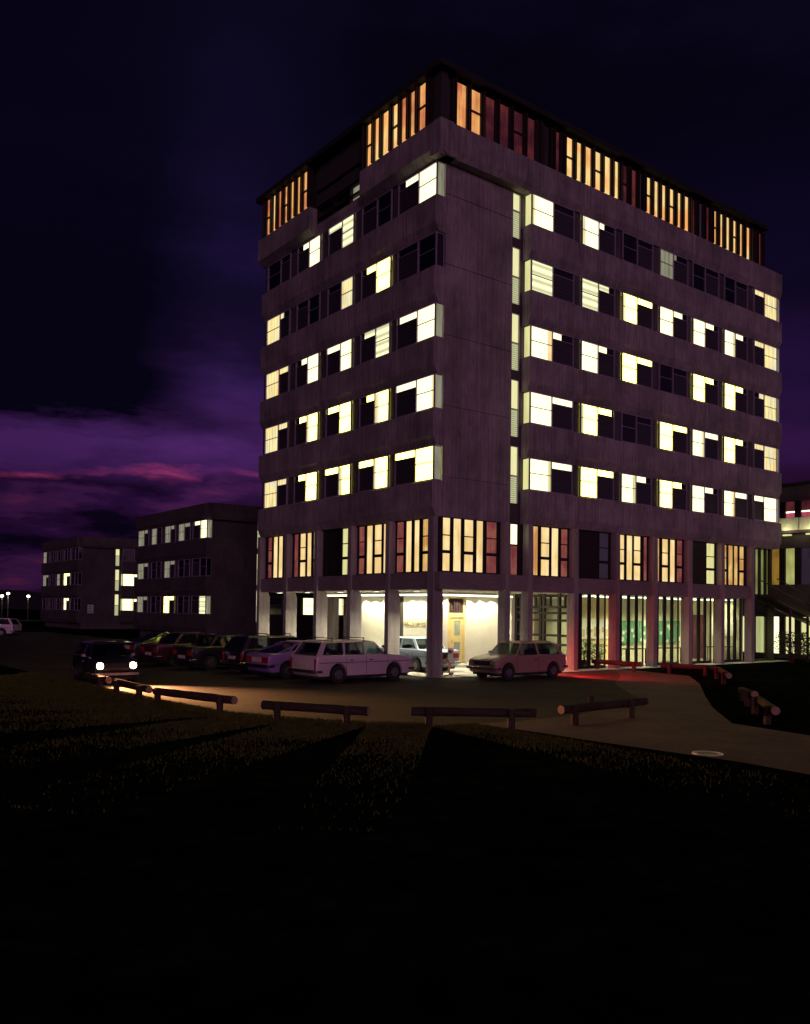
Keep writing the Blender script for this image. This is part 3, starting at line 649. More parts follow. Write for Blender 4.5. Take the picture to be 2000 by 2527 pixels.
for i, (a, b, lab) in enumerate(((13.2, 15.3, 'green and white patterned hanging behind the panes of the second lit ground-floor room'), (16.1, 18.2, 'green and white patterned hanging behind the panes of the third lit ground-floor room'))):
    o = MB().box(a, b, 2.19, 2.238, 1.0, 2.12).build('wall_hanging', 'hanging'); tag(o, lab, 'wall hanging', 'patterned hangings in the common rooms')
def table(x, y, lab):
    t = thing('table', lab, 'table', (x, y, .10), 0, 'tables in the common rooms')
    MB().box(-.8, .8, -.35, .35, .68, .72).build('tabletop', 'bronze', t)
    for a in (-.72, .72):
        for b in (-.28, .28): MB().tube((a, b, 0), (a, b, .68), .025, n=8).build('leg', 'bronze', t)
table(12.6, 1.0, 'dark table just inside the tall panes in front of the green hanging, nearer the entrance')
table(15.4, 1.0, 'dark table just inside the tall panes, third room from the entrance')
table(19.65, .75, 'dark table just inside the panes of the last yellow ground-floor room')
# ---- stair hall at the far end
f = MB(TR)
for u in (20.75, 21.33, 21.88, 22.44, 22.96): f.box(u, u+.17, .0, .10, 3.55, 6.02)
for u in (20.75, 21.33, 22.70): f.box(u, u+.14, .0, .10, .05, 3.45)
f.box(20.75, 23.13, .0, .12, 3.43, 3.56); f.box(20.75, 23.13, -.01, .08, .04, .14); f.box(22.84, 23.35, -.2, .1, .05, 3.43)
sh = f.build('stair_screen', 'bronze', tower)
MB(TR).box(20.76, 23.1, .02, .03, .15, 3.42).box(20.76, 23.1, .02, .03, 3.57, 6.0).build('pane', 'glass', sh)
w = MB(); w.box(20.7, 23.3, 3.4, 3.5, .05, 3.4); w.build('stair_hall_wall', 'room_wall', tower)
MB().box(20.72, 23.2, .20, .28, 3.6, 6.0).build('curtain', 'stair_green', tower)
MB().box(21.4, 22.4, 3.33, 3.39, .9, 2.0).build('pinboard', 'board_white', tower)
lamp('room_light', 'AREA', (22, 1.8, 3.2), 70, (1, .9, .45), tower, (1.5, 1.5), (0, 0, -1))

# ================================================================== other buildings
Z3 = [2.0, 4.72, 7.44]
def low_block(name, label, ox, oy, nR, litR, litL):
    t = thing(name, label, 'building', (0, 0, 0), 0, 'three-storey residence blocks in the distance')
    a, b, fr, lf, tp, bt = residence(t, ox, oy, Z3, nR, 5, litR, litL, leftlit=(0, 1, 2, 3), conc='concrete_far_dim')
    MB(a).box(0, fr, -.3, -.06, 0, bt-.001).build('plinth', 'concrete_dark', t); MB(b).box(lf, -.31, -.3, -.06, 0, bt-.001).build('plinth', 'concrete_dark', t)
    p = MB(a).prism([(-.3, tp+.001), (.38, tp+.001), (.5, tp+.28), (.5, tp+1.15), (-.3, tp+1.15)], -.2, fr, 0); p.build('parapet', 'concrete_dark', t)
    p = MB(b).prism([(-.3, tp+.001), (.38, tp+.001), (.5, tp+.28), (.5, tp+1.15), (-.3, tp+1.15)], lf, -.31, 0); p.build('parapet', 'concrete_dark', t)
    MB().box(ox+.3, ox+fr-.1, oy+.3, oy-lf-.2, tp+.01, tp+.9).build('roof', 'roof_slate', t)
    return t
bA = low_block('residence_block', 'dark three-storey block with scattered lit windows between the far block and the tower', 5.74, 32.37, 4,
    [['d0', 'w0', 'w0', 'd0'], ['d0', 'd0', 'd0', 'd0'], ['d0', 'd0', 'd0', 'd0']],
    [['m9', 'd0', 'b9', 'd0', 'l0'], ['m9', 'd0', 'm9', 'd0', 'd0'], ['m6', 'm0', 'm6', 'm9', 'w7']])
vt = MB(); vt.tube((8.2, 38.5, 9.6), (8.2, 38.5, 10.5), .12); vt.tube((8.2, 38.5, 10.5), (8.2, 38.5, 10.75), .28, .10); vt.build('roof_vent', 'iron', bA)
bB = low_block('residence_block', 'farthest three-storey block, almost black, with its yellow stair slit and a brilliant lit window', 8.17, 69.6, 4,
    [['w9', 'm0', 'd0', 'd0'], ['w9', 'd0', 'd0', 'd0'], ['d0', 'd0', 'd0', 'd0']],
    [['d0', 'd0', 'd0', 'w6', 'd0'], ['m9', 'd3', 'm0', 'b9', 'd0'], ['m0', 'd0', 'd0', 'd0', 'd0']])
# notice board on its blank corner
sg = thing('notice_board', 'small pale board with rows of dark marks on the blank wall of the farthest block', 'notice board', (8.17+.9, 69.46, 2.15))
MB().box(-.30, .30, -.10, -.02, -.45, .45).build('board', 'sign_face', sg)
for i in range(4): MB().box(-.22, .22 if i % 2 else .14, -.115, -.1, .24-i*.19, .31-i*.19).build('text_row', 'sign_mark', sg)

# dining wing on the right, perpendicular to the tower
wg = thing('dining_wing', 'dark wing at the right edge with yellow panes, a pale balcony and reddish upper windows', 'building', (0, 0, 0))
TW = lambda u, d, z: (27.0-d, -u, z)          # u = -Y, d towards -X
MB().box(27.2, 36, -9, 9, 0, 9.6).build('inner_wall', 'core', wg)
c = MB(TW)
for z0, z1 in ((-.0, .26), (2.40, 4.25), (6.35, 7.3), (9.05, 9.9)): c.box(-9, 9, -.2, .12, z0, z1)
c.build('wall', 'concrete_dark', wg)
sill = [-1.62+.93*i for i in range(-3, 8)]
mats_g = ['lit_slit', 'lit_yellow', 'lit_white']; mats_1 = ['stair_green', 'curtain_dark', 'amber', 'amber']
for i, u in enumerate(sill):
    f = MB(TW)
    for z0, z1 in ((.26, 2.40), (4.25, 6.35), (8.0, 9.05)): f.box(u, u+.36, -.1, .07, z0+.001, z1-.001)
    fr = f.build('mullion', 'bronze', wg)
    MB(TW).box(u+.36, u+.93, -.08, -.05, .27, 2.39).build('pane', mats_g[i % 3], fr); MB(TW).box(u+.36, u+.93, -.08, -.05, 4.26, 6.34).build('pane', mats_1[(i+1) % 4], fr)
    MB(TW).box(u+.36, u+.93, -.08, -.05, 7.3, 8.42).build('pane', 'pinkish', fr); MB(TW).box(u+.36, u+.93, -.08, -.05, 8.42, 9.04).build('pane', 'attic_red', fr)
    MB(TW).box(u+.38, u+.91, -.04, -.01, 8.40, 8.47).build('tube', 'tube', fr)
for u in (-1.35, .0, 1.35, 2.7):  # each panel gets an added lamp out in front to brighten it
    b = MB(TW); b.box(u, u+1.28, .75, .87, 7.30, 8.02); bo = b.build('balcony_panel', 'white_panel', wg, bevel=.03)
    MB(TW).box(u+.5, u+.95, .9, 1.1, 6.98, 7.06).build('added_balcony_lamp', 'lit_yellow', bo)
    lamp('added_balcony_light', 'POINT', (27-1.25, -(u+.64), 7.2), 14, (1, .95, .55), wg, .12)
MB(TW).box(-1.4, 4, .121, .74, 7.16, 7.29).build('balcony_floor', 'concrete_dark', wg)
MB().box(26.8, 36.2, -9.2, 9.2, 9.91, 10.1).build('roof', 'roof_slate', wg)
# outside stair between tower and wing
st = thing('outside_stair', 'dark sloping stair with handrails running down between the tower and the right-hand wing', 'staircase', (0, 0, 0))
def slope(y, z0, z1, w, hgt, mat, nm): MB().prism([(21.3, z0), (26.7, z1), (26.7, z1+hgt), (21.3, z0+hgt)], y, y+w, 1).build(nm, mat, st)
slope(-.42, 3.25, 1.90, .08, .26, 'bronze', 'stringer'); slope(-1.45, 3.25, 1.90, .08, .26, 'bronze', 'stringer')
tr = MB()
for i in range(16): x = 21.5+i*.33; z = 3.43-i*.0825; tr.box(x, x+.31, -1.36, -.43, z-.05, z)
tr.build('treads', 'bronze', st)
for y in (-.40, -1.43):
    MB().tube((21.3, y, 4.35), (26.7, y, 3.0), .03, n=8).build('handrail', 'bronze', st)
for x in (22.6, 24.4, 26.4): MB().tube((x, -1.41, 0), (x, -1.41, 3.2-(x-21.3)*.25), .07, n=8).build('post', 'bronze', st)
for x, y, h in ((24.6, 2.2, 3), (25.4, 4.6, 3.2)): pass

# ================================================================== street lamps far away
for (x, y, z), lab in (((16.18, 122.66, 3.9), 'small white street lamp beyond the far blocks, rightmost of three'), ((13.6, 124.64, 4.3), 'small white street lamp beyond the far blocks, middle and highest of three'), ((12.83, 125.24, 3.9), 'small white street lamp at the very left edge, leftmost of three')):
    t = thing('street_lamp', lab, 'street lamp', (x, y, 0), 0, 'street lamps on the far road')
    MB().tube((0, 0, 0), (0, 0, z-.2), .06, .04, n=8).build('pole', 'iron', t)
    MB().ball((0, 0, z), .26, .26, .2).build('lamp_head', 'lamp_far', t, smooth=True)
    lamp('lamp_light', 'POINT', (0, 0, z-.3), 300, (1, .9, .7), t, .25)

# ================================================================== log rails
def rail(p0, p1, posts, lab, r=.098, z=.345):
    (x0, y0), (x1, y1) = p0, p1; d = Vector((x1-x0, y1-y0, 0)); ln = d.length; d.normalize()
    t = thing('log_rail', lab, 'rail', ((x0+x1)/2, (y0+y1)/2, 0), math.atan2(d.y, d.x), 'low log rails round the turning circle')
    n = 12; segs = max(4, int(ln/.35)); pts = []; fs = []
    for i in range(segs+1):
        x = -ln/2+ln*i/segs; rr = r*(1+random.uniform(-.05, .05)); oy = random.uniform(-.006, .006)
        for j in range(n): a = 2*math.pi*j/n; pts.append((x, oy+rr*math.cos(a)*(1+random.uniform(-.02, .02)), z+rr*math.sin(a)))
    for i in range(segs):
        for j in range(n): fs.append((i*n+j, i*n+(j+1) % n, (i+1)*n+(j+1) % n, (i+1)*n+j))
    lg = MB(); lg.add(pts, fs); lg.cur = 1; lg.add(pts[:n], [tuple(range(n))]); lg.add(pts[-n:], [tuple(range(n))])
    lg.build('log', ['timber', 'timber_end'], t, smooth=True)
    inv = Matrix.Rotation(-math.atan2(d.y, d.x), 3, 'Z')
    for px, py in posts:
        q = inv @ Vector((px-(x0+x1)/2, py-(y0+y1)/2, 0)); qx = max(-ln/2+.15, min(ln/2-.15, q.x))
        side = -.12
        po = MB().tube((qx, side, -.05), (qx, side, z+.085), .085, .08, n=12); po.build('post', 'timber', t, smooth=True)
rail((-12.51, 2.0), (-12.50, .05), [(-12.61, .43)], 'log rail in the bright grass right under the glaring headlights, leftmost on the lawn side')
rail((-12.50, -.55), (-12.59, -3.3), [(-12.5, -1.0), (-12.5, -2.87)], 'log rail with two posts in the yellow-lit grass, second from the left')
rail((-12.60, -3.75), (-11.90, -6.77), [(-12.11, -3.9), (-12.0, -6.4)], 'long dark log rail in front of the lilac fastback, third from the left')
rail((-11.78, -7.93), (-10.47, -10.16), [(-11.48, -8.25), (-10.6, -9.7)], 'log rail on the lawn edge in front of the pale estate car')
rail((-9.70, -10.62), (-7.60, -12.25), [(-9.39, -10.84), (-8.01, -11.9)], 'log rail on the lawn edge, pale sawn left end, below the corner column')
rail((-6.65, -12.10), (-3.45, -11.92), [(-6.32, -12.13), (-4.2, -12.0)], 'log rail standing on the pale footpath, bright strips on its two posts')
rail((8.94, .23), (9.06, -2.31), [(9.0, -.1), (9.05, -2.0)], 'far log rail close under the lit ground-floor panes')
rail((9.37, -3.05), (10.13, -5.08), [(9.5, -3.4), (10.0, -4.75)], 'far reddish log rail right of the one under the panes')
rail((9.34, -5.74), (6.50, -7.97), [(8.9, -6.0), (7.0, -7.6)], 'log rail seen nearly end-on at the right bend of the path')
rail((1.62, -11.40), (.70, -12.36), [(.9, -12.2)], 'short orange-lit log rail at the right edge of the path')
rail((-.43, -13.13), (-2.59, -14.81), [(-.7, -13.3), (-2.3, -14.6)], 'nearest orange-lit log rail at the right edge of the path')
def stub(x, y, lab):
    t = MB().tube((0, 0, -.05), (0, 0, .27), .09, .085); o = t.build('timber_post', 'timber', smooth=True); o.location = (x, y, 0); tag(o, lab, 'post', 'single timber posts')
stub(2.0, -11.2, 'single short timber post left of the short orange-lit rail'); stub(-2.9, -9.75, 'single short timber post at the road edge behind the path rail')
# drain cover
dc = thing('drain_cover', 'round iron drain cover with a pale rim set in the footpath', 'drain cover', (-7.33, -16.2, .004))
def ring(r0, r1, z0, z1, mat, nm, n=48):
    q = MB(); pts = []; 
    for j in range(n):
        a = 2*math.pi*j/n
        for r, z in ((r0, z0), (r0, z1), (r1, z1), (r1, z0)): pts.append((r*math.cos(a), r*math.sin(a), z))
    fs = []
    for j in range(n):
        k2 = (j+1) % n
        for s in range(4): fs.append((j*4+s, j*4+(s+1) % 4, k2*4+(s+1) % 4, k2*4+s))
    q.add(pts, fs); q.build(nm, mat, dc)
ring(.225, .27, 0, .014, 'pale_ring', 'outer_rim'); ring(.19, .205, 0, .012, 'pale_ring', 'inner_rim'); MB().tube((0, 0, 0), (0, 0, .009), .19, n=40).build('plate', 'iron', dc)

# ================================================================== cars
def car_mat(n, col, rough=.28): solid(n, col, rough, .0, var=.03, scale=2, coat=.6)
car_mat('paint_pale', (.62, .50, .53)); car_mat('paint_lilac', (.30, .17, .42)); car_mat('paint_dark', (.018, .014, .020)); car_mat('paint_maroon', (.06, .012, .018)); car_mat('paint_blue', (.30, .38, .50)); car_mat('paint_white', (.62, .52, .62)); car_mat('paint_rust', (.36, .20, .17)); car_mat('paint_green', (.02, .028, .022))
def car(name, label, cat, loc, rz, P, group='cars parked by the tower'):
    t = thing(name, label, cat, (*loc, 0), R(rz), group)
    W = P.get('w', 1.60); hw = W/2; L0, L1 = P['x0'], P['x1']; wr = P.get('wr', .29); wx = P['wx']; paint = P['paint']
    top_ = P['top']; sillz = .24
    # lower body outline with wheel arches
    pl = [(L0+.02, .40)] + top_ + [(L1-.02, .38), (L1-.10, sillz)]
    def arch(cx):
        ra = wr+.065; z0 = sillz; zc = wr
        a0 = math.asin((zc-z0)/ra); return [(cx+ra*math.cos(a), zc+ra*math.sin(a)) for a in [-a0+(math.pi+2*a0)*i/12 for i in range(13)]]
    pl += arch(wx[1]) + arch(wx[0]) + [(L0+.12, sillz)]
    b = MB(); b.prism(pl, -hw+.02, hw-.02, 1)
    body = b.build('body', paint, t, smooth=False, bevel=.045)
    for pgn in body.data.polygons: pgn.use_smooth = True
    MB().box(L0+.15, L1-.15, -hw+.12, hw-.12, .16, .30).build('underbody', 'trim_black', t)
    # greenhouse: pillars (base x, top x, width), roof
    bz = P['belt']; rz_ = P['roofz']; inb = hw-.05; inr = hw-.20
    pil = P['pillars']
    def quadbar(xb, xt, w, sy, zt=rz_):
        o = .045; yb, yt = sy*inb, sy*inr
        p = [(xb-w/2, yb, bz-.03), (xb+w/2, yb, bz-.03), (xt+w/2, yt, zt), (xt-w/2, yt, zt)]
        p += [(x, y-sy*o, z) for x, y, z in p]
        MB().add(p, [(0, 1, 2, 3), (4, 5, 6, 7), (0, 1, 5, 4), (1, 2, 6, 5), (2, 3, 7, 6), (3, 0, 4, 7)]).build('pillar', paint, t)
    for xb, xt, w in pil:
        quadbar(xb, xt, w, 1); quadbar(xb, xt, w, -1)
    if 'cpanel' in P:            # solid rear quarter with a small window left open
        for sy in (1, -1):
            for q in P['cpanel']:
                pts = [(x, sy*(inb+(inr-inb)*(z-bz)/(rz_-bz)), z) for x, z in q]; pts += [(x, y-sy*.05, z) for x, y, z in pts]; n = len(q)
                MB().add(pts, [tuple(range(n)), tuple(range(n, 2*n))]+[(i, (i+1) % n, n+(i+1) % n, n+i) for i in range(n)]).build('quarter_panel', paint, t)
    xr0, xr1 = pil[0][1]-pil[0][2]/2, pil[-1][1]+pil[-1][2]/2
    rf = MB(); rf.add([(xr0-.03, -inr-.02, rz_-.02), (xr1+.04, -inr-.02, rz_-.02), (xr1+.04, inr+.02, rz_-.02), (xr0-.03, inr+.02, rz_-.02),
            (xr0+.10, -inr+.14, rz_+.05), (xr1-.16, -inr+.14, rz_+.05), (xr1-.16, inr-.14, rz_+.05), (xr0+.10, inr-.14, rz_+.05)],
            [(3, 2, 1, 0), (0, 1, 5, 4), (1, 2, 6, 5), (2, 3, 7, 6), (3, 0, 4, 7), (4, 5, 6, 7)])
    ro = rf.build('roof', paint, t, bevel=.035)
    for pgn in ro.data.polygons: pgn.use_smooth = True
    # glass
    xa, xat, _ = pil[-1]; xd, xdt, _ = pil[0]
    def screen(xb, xt, nm):
        e = .02; th = .008
        p = [(xb, -inb+.05, bz-.02), (xb, inb-.05, bz-.02), (xt, inr-.02, rz_-.03), (xt, -inr+.02, rz_-.03)]; p += [(x+th, y, z) for x, y, z in p]
        MB().add(p, [(0, 1, 2, 3), (7, 6, 5, 4), (0, 1, 5, 4), (1, 2, 6, 5), (2, 3, 7, 6), (3, 0, 4, 7)]).build(nm, P.get('screen', 'car_glass'), t)
    screen(xa+.02, xat+.03, 'windscreen'); screen(xd-.02, xdt-.03, 'rear_window')
    for sy in (1, -1):
        for (b0, t0, w0), (b1, t1, w1) in zip(pil, pil[1:]):
            yb, yt = sy*(inb-.02), sy*(inr-.02)
            p = [(b0+w0/2-.01, yb, bz-.03), (b1-w1/2+.01, yb, bz-.03), (t1-w1/2+.01, yt, rz_-.03), (t0+w0/2-.01, yt, rz_-.03)]; p += [(x, y-sy*.006, z) for x, y, z in p]
            if p[1][0]-p[0][0] > .06: MB().add(p, [(0, 1, 2, 3), (7, 6, 5, 4), (0, 1, 5, 4), (1, 2, 6, 5), (2, 3, 7, 6), (3, 0, 4, 7)]).build('side_window', 'car_glass', t)
    # wheels
    for x in wx:
        for sy in (1, -1):
            y = sy*(hw-.10); w_ = MB().tube((x, y-.085, wr), (x, y+.085, wr), wr, n=26).build('wheel', 'tyre', t, bevel=.02)
            MB().tube((x, y+sy*.07, wr), (x, y+sy*.093, wr), wr*.60, wr*.52, n=22).tube((x, y+sy*.093, wr), (x, y+sy*.105, wr), wr*.2, n=12).build('hubcap', P.get('rim', 'rim'), w_)
    # bumpers, lights, plate, trims
    zb = P.get('bumz', .42)
    for x, sx, nm in ((L0, -1, 'rear_bumper'), (L1, 1, 'front_bumper')):
        q = MB(); q.box(min(x+sx*.015, x+sx*.09), max(x+sx*.015, x+sx*.09), -hw+.02, hw-.02, zb-.05, zb+.05)
        for sy in (1, -1): q.box(x-sx*.22 if sx > 0 else x, x if sx > 0 else x+.22, sy*hw-.02 if sy < 0 else hw-.015, -hw+.015 if sy < 0 else hw+.02, zb-.045, zb+.045)
        q.build(nm, P.get('bumper', 'chrome'), t, bevel=.015)
    zt_ = P.get('tailz', (.50, .78))
    tm = 'tail_on' if P.get('tails') else 'taillight_off'
    for sy in (1, -1):
        y0, y1 = sorted((sy*(hw-.06), sy*(hw-.06-P.get('tailw', .16)))); MB().box(L0-.025, L0+.03, y0, y1, *zt_).build('tail_light', tm, t, bevel=.01)
    if P.get('rearpanel'): MB().box(L0-.012, L0+.02, -hw+.26, hw-.26, zt_[0]+.02, zt_[1]-.02).build('rear_panel', 'plate', t)
    else: MB().box(L0-.03, L0+.01, -.26, .26, P.get('platez', .52), P.get('platez', .52)+.12).build('number_plate', 'plate', t)
    hz = P.get('headz', .60); hy = P.get('heady', hw-.22)
    for sy in (1, -1):
        h_ = MB().tube((L1-.06, sy*hy, hz), (L1+.012, sy*hy, hz), .10, n=20).build('headlight', 'headlamp' if P.get('heads') else 'chrome', t)
        MB().tube((L1-.05, sy*hy, hz), (L1+.02, sy*hy, hz), .118, n=20, caps=False).build('bezel', 'chrome', h_)
        if P.get('heads'): lamp('beam', 'SPOT', (L1+.06, sy*hy, hz), P['heads'], (1, .44, .16), t, .07, (1, .25+sy*.04, -.09), 66, 1.)
        if P.get('tails'): lamp('tail_glow', 'SPOT', (L0-.10, sy*(hw-.14), .66), P['tails'], (1, .03, .03), t, .06, (-1, .5, -.22), 130, 1.)
    MB().box(L1-.03, L1+.008, -hy+.14, hy-.14, hz-.08, hz+.08).build('grille', 'trim_black', t)
    for sy in (1, -1):
        y = sy*(hw-.018)
        if P.get('line'): MB().box(L0+.1, L1-.1, y-.006, y+.006, P['line']-.009, P['line']+.009).build('side_trim', 'trim_black', t)
        for x in P.get('gaps', ()): MB().box(x-.005, x+.005, y-.004, y+.004, sillz+.05, bz-.05).build('door_gap', 'trim_black', t)
        for x in P.get('handles', ()): MB().box(x-.07, x+.07, y-.02, y+.025, bz-.17, bz-.135).build('door_handle', 'chrome', t)
        MB().tube((pil[-1][0]-.18, sy*(hw-.05), bz), (pil[-1][0]-.18, sy*(hw+.07), bz+.05), .012, n=6).box(pil[-1][0]-.22, pil[-1][0]-.16, sy*(hw+.10)-.06, sy*(hw+.10)+.06, bz+.02, bz+.11).build('door_mirror', 'chrome', t)
    for x in P.get('seats', (.15, -.75)):
        for y in (-.36, .36):
            MB().box(x-.25, x+.2, y-.24, y+.24, .45, .62).prism([(x-.30, .55), (x-.16, .55), (x-.30, 1.08), (x-.40, 1.08)], y-.22, y+.22, 1).build('seat', 'seat_cloth', t, bevel=.04)
    MB().box(pil[-1][0]-.10, pil[-1][0]+.12, -hw+.15, hw-.15, bz-.15, bz-.03).build('dashboard', 'trim_black', t)
    if P.get('rack'):
        for x in P['rack']:
            r_ = MB().tube((x, -inr-.02, rz_+.13), (x, inr+.02, rz_+.13), .014, n=8)
            for sy in (1, -1): r_.tube((x, sy*(inr-.0), rz_-.0), (x, sy*(inr-.0), rz_+.16), .016, n=8)
            r_.build('roof_bar', 'iron', t)
    return t
EST = dict(x0=-2.08, x1=2.10, w=1.62, wx=(-1.17, 1.27), wr=.30, belt=.93, roofz=1.38, paint='paint_pale', top=[(-2.09, .55), (-2.06, .93), (-1.9, .955), (.78, .95), (.95, .955), (1.75, .86), (2.02, .80), (2.10, .70)],
    pillars=[(-2.02, -1.70, .10), (-1.90, -1.62, .09), (-.92, -.86, .07), (-.02, -.05, .06), (.92, .42, .06)], line=.70, gaps=(-.85, 0, .95), handles=(-.65, .20), rack=(-1.35, .0), tailw=.09, tailz=(.48, .84), rearpanel=False, platez=.56)
car('estate_car', 'pale pinkish estate car with two roof bars, nose towards the corner column', 'estate car', (-3.9, .15), 3, EST)
FST = dict(x0=-2.02, x1=2.02, w=1.60, wx=(-1.2, 1.2), wr=.29, belt=.90, roofz=1.27, paint='paint_lilac', top=[(-2.03, .55), (-2.0, .84), (-1.93, .89), (-1.3, .925), (.78, .93), (.95, .93), (1.7, .80), (1.95, .74), (2.02, .64)],
    pillars=[(-1.72, -.55, .10), (-.62, -.42, .09), (.88, .30, .06)], cpanel=[[(-1.45, .90), (-.55, .90), (-.62, 1.0), (-1.05, 1.0), (-1.30, .97)], [(-1.15, 1.02), (-1.05, 1.0), (-.86, 1.22), (-.50, 1.27), (-.62, 1.30)], [(-.74, .97), (-.55, .9), (-.38, 1.27), (-.50, 1.27)]],
    screen='glass_dark', tailw=.40, tailz=(.58, .78), rearpanel=True, line=.52, gaps=(-.6, .85), handles=(-.42,), bumz=.47, bumper='trim_black')
car('fastback_car', 'lilac fastback car seen from its sloping rear, left of the pale estate', 'car', (-4.45, 2.5), 3, FST)
E2 = dict(EST, paint='paint_dark', rack=(-1.5, -.9, .1), rim='trim_black'); E2['screen'] = 'glass_dark'
car('estate_car', 'black estate car with a laden-looking roof rack, behind the lilac fastback', 'estate car', (-4.1, 5.0), 2, E2)
SED = dict(x0=-2.08, x1=2.05, w=1.62, wx=(-1.22, 1.22), wr=.29, belt=.92, roofz=1.36, paint='paint_blue', top=[(-2.09, .55), (-2.08, .88), (-2.0, .93), (-1.3, .95), (.78, .94), (.92, .94), (1.75, .86), (2.0, .80), (2.05, .66)],
    pillars=[(-1.30, -.86, .14), (-.20, -.18, .06), (.88, .40, .06)], line=.66, gaps=(-1.0, -.15, .9), handles=(-.75, .05), tailw=.30, tailz=(.60, .80), platez=.48)
car('saloon_car', 'light blue saloon car parked under the building beside the white lettered wall', 'car', (1.12, 3.25), 92, SED)
car('saloon_car', 'black saloon car with a glinting screen pillar, next left of the black estate', 'car', (-5.0, 7.7), 5, dict(SED, paint='paint_dark', rim='rim'))
car('saloon_car', 'very dark maroon saloon car, third car left of the lilac fastback', 'car', (-5.3, 10.4), 4, dict(SED, paint='paint_maroon', screen='glass_dark'))
car('fastback_car', 'dark green fastback car in the shadow, leftmost of the row by the tower', 'car', (-5.2, 13.3), 3, dict(FST, paint='paint_green'))
MIN = dict(x0=-1.50, x1=1.52, w=1.40, wx=(-1.03, 1.03), wr=.25, belt=.83, roofz=1.27, paint='paint_dark', top=[(-1.51, .5), (-1.48, .80), (-1.40, .84), (.62, .86), (.72, .86), (1.30, .78), (1.46, .70), (1.52, .58)],
    pillars=[(-1.32, -1.08, .10), (-.25, -.22, .05), (.70, .38, .05)], gaps=(-.2, .68), handles=(-.1,), headz=.60, heady=.52, heads=5200, bumz=.34, tailz=(.5, .7), tailw=.1, seats=(.05, -.75))
car('small_car', 'small dark car facing the camera on the road with both headlights glaring', 'car', (-11.35, 3.9), -94, MIN, 'cars on the turning circle')
HAT = dict(x0=-1.85, x1=1.85, w=1.56, wx=(-1.15, 1.2), wr=.28, belt=.88, roofz=1.33, paint='paint_rust', top=[(-1.86, .5), (-1.84, .86), (-1.75, .90), (.72, .90), (.86, .90), (1.55, .80), (1.8, .72), (1.85, .6)],
    pillars=[(-1.66, -1.25, .16), (-.35, -.33, .06), (.82, .42, .06)], gaps=(-.3, .8), handles=(-.15,), tails=650, headz=.60, tailw=.16)
car('hatchback_car', 'reddish hatchback stopped in front of the entrance with its tail lights on', 'car', (2.35, -1.75), 180, HAT, 'cars on the turning circle')
car('estate_car', 'pale mauve estate car cut off by the left edge, far down the road', 'estate car', (-5.0, 49.5), 142, dict(EST, paint='paint_white', rack=None))

# ================================================================== seated person and chair
def skin(name, pts, edges, mat, parent, root=0, sub=2):
    me = bpy.data.meshes.new(name); me.from_pydata([p[:3] for p in pts], edges, []); me.materials.append(M[mat])
    o = bpy.data.objects.new(name, me); COL.objects.link(o); o.parent = parent
    sm = o.modifiers.new('skin', 'SKIN'); sm.use_smooth_shade = True
    lay = me.skin_vertices[0].data if me.skin_vertices else None
    if lay is None:
        bm = bmesh.new(); bm.from_mesh(me); bm.verts.layers.skin.verify(); bm.to_mesh(me); bm.free(); lay = me.skin_vertices[0].data
    for i, p in enumerate(pts):
        lay[i].radius = (p[3], p[4] if len(p) > 4 else p[3]); lay[i].use_root = (i == root)
    s = o.modifiers.new('sub', 'SUBSURF'); s.levels = sub; s.render_levels = sub
    return o
pr = thing('person', 'person sitting by the corner column, dark top, pale hat, leaning forward over bare knees', 'person', (.28, .50, .04), R(-37))
P_ = [(0, 0, .50, .13), (.10, 0, .60, .13), (.24, 0, .72, .14), (.34, 0, .80, .10), (.42, 0, .84, .055), (.46, 0, .86, .055),
      (.05, .10, .47, .09), (.47, .13, .49, .062), (.45, .13, .28, .048), (.44, .13, .09, .035), (.58, .14, .04, .035),
      (.05, -.10, .47, .09), (.47, -.13, .48, .062), (.43, -.13, .27, .048), (.41, -.13, .09, .035), (.55, -.14, .04, .035),
      (.30, .19, .76, .055), (.36, .22, .56, .042), (.52, .12, .53, .030), (.30, -.19, .76, .055), (.38, -.22, .56, .042), (.54, -.12, .53, .030)]
E_ = [(0, 1), (1, 2), (2, 3), (3, 4), (4, 5), (0, 6), (6, 7), (7, 8), (8, 9), (9, 10), (0, 11), (11, 12), (12, 13), (13, 14), (14, 15), (3, 16), (16, 17), (17, 18), (3, 19), (19, 20), (20, 21)]
# hands: palm and fingers grow out of the wrists
for w, sy in ((18, -1), (21, 1)):
    bx, by, bz_ = P_[w][:3]
    k0 = len(P_); P_.append((bx+.06, by+sy*.01, bz_-.01, .026)); E_.append((w, k0))
    for j, off in enumerate((-.03, -.01, .01, .03)):
        a = len(P_); P_.append((bx+.10, by+off, bz_-.02, .010)); P_.append((bx+.135-.004*abs(j-1), by+off*1.1, bz_-.055, .008)); E_ += [(k0, a), (a, a+1)]
    a = len(P_); P_.append((bx+.07, by+sy*.045, bz_-.01, .010)); P_.append((bx+.10, by+sy*.06, bz_-.03, .008)); E_ += [(k0, a), (a, a+1)]
skin('body', P_, E_, 'skin', pr)
hd = MB(); hd.ball((.50, 0, .90), .095, .078, .115, 18, 12); hd.ball((.598, 0, .885), .018, .013, .02, 8, 6); hd.ball((.50, .08, .89), .02, .012, .03, 8, 6); hd.ball((.50, -.08, .89), .02, .012, .03, 8, 6)
ho = hd.build('head', 'skin', pr, smooth=True)
MB().ball((.583, .03, .91), .010, .012, .008, 8, 6).ball((.583, -.03, .91), .010, .012, .008, 8, 6).box(.588, .596, -.022, .022, .842, .850).build('eyes_and_mouth', 'hair', ho)
MB().ball((.47, 0, .925), .10, .086, .10, 18, 10).build('hair', 'hair', pr, smooth=True)
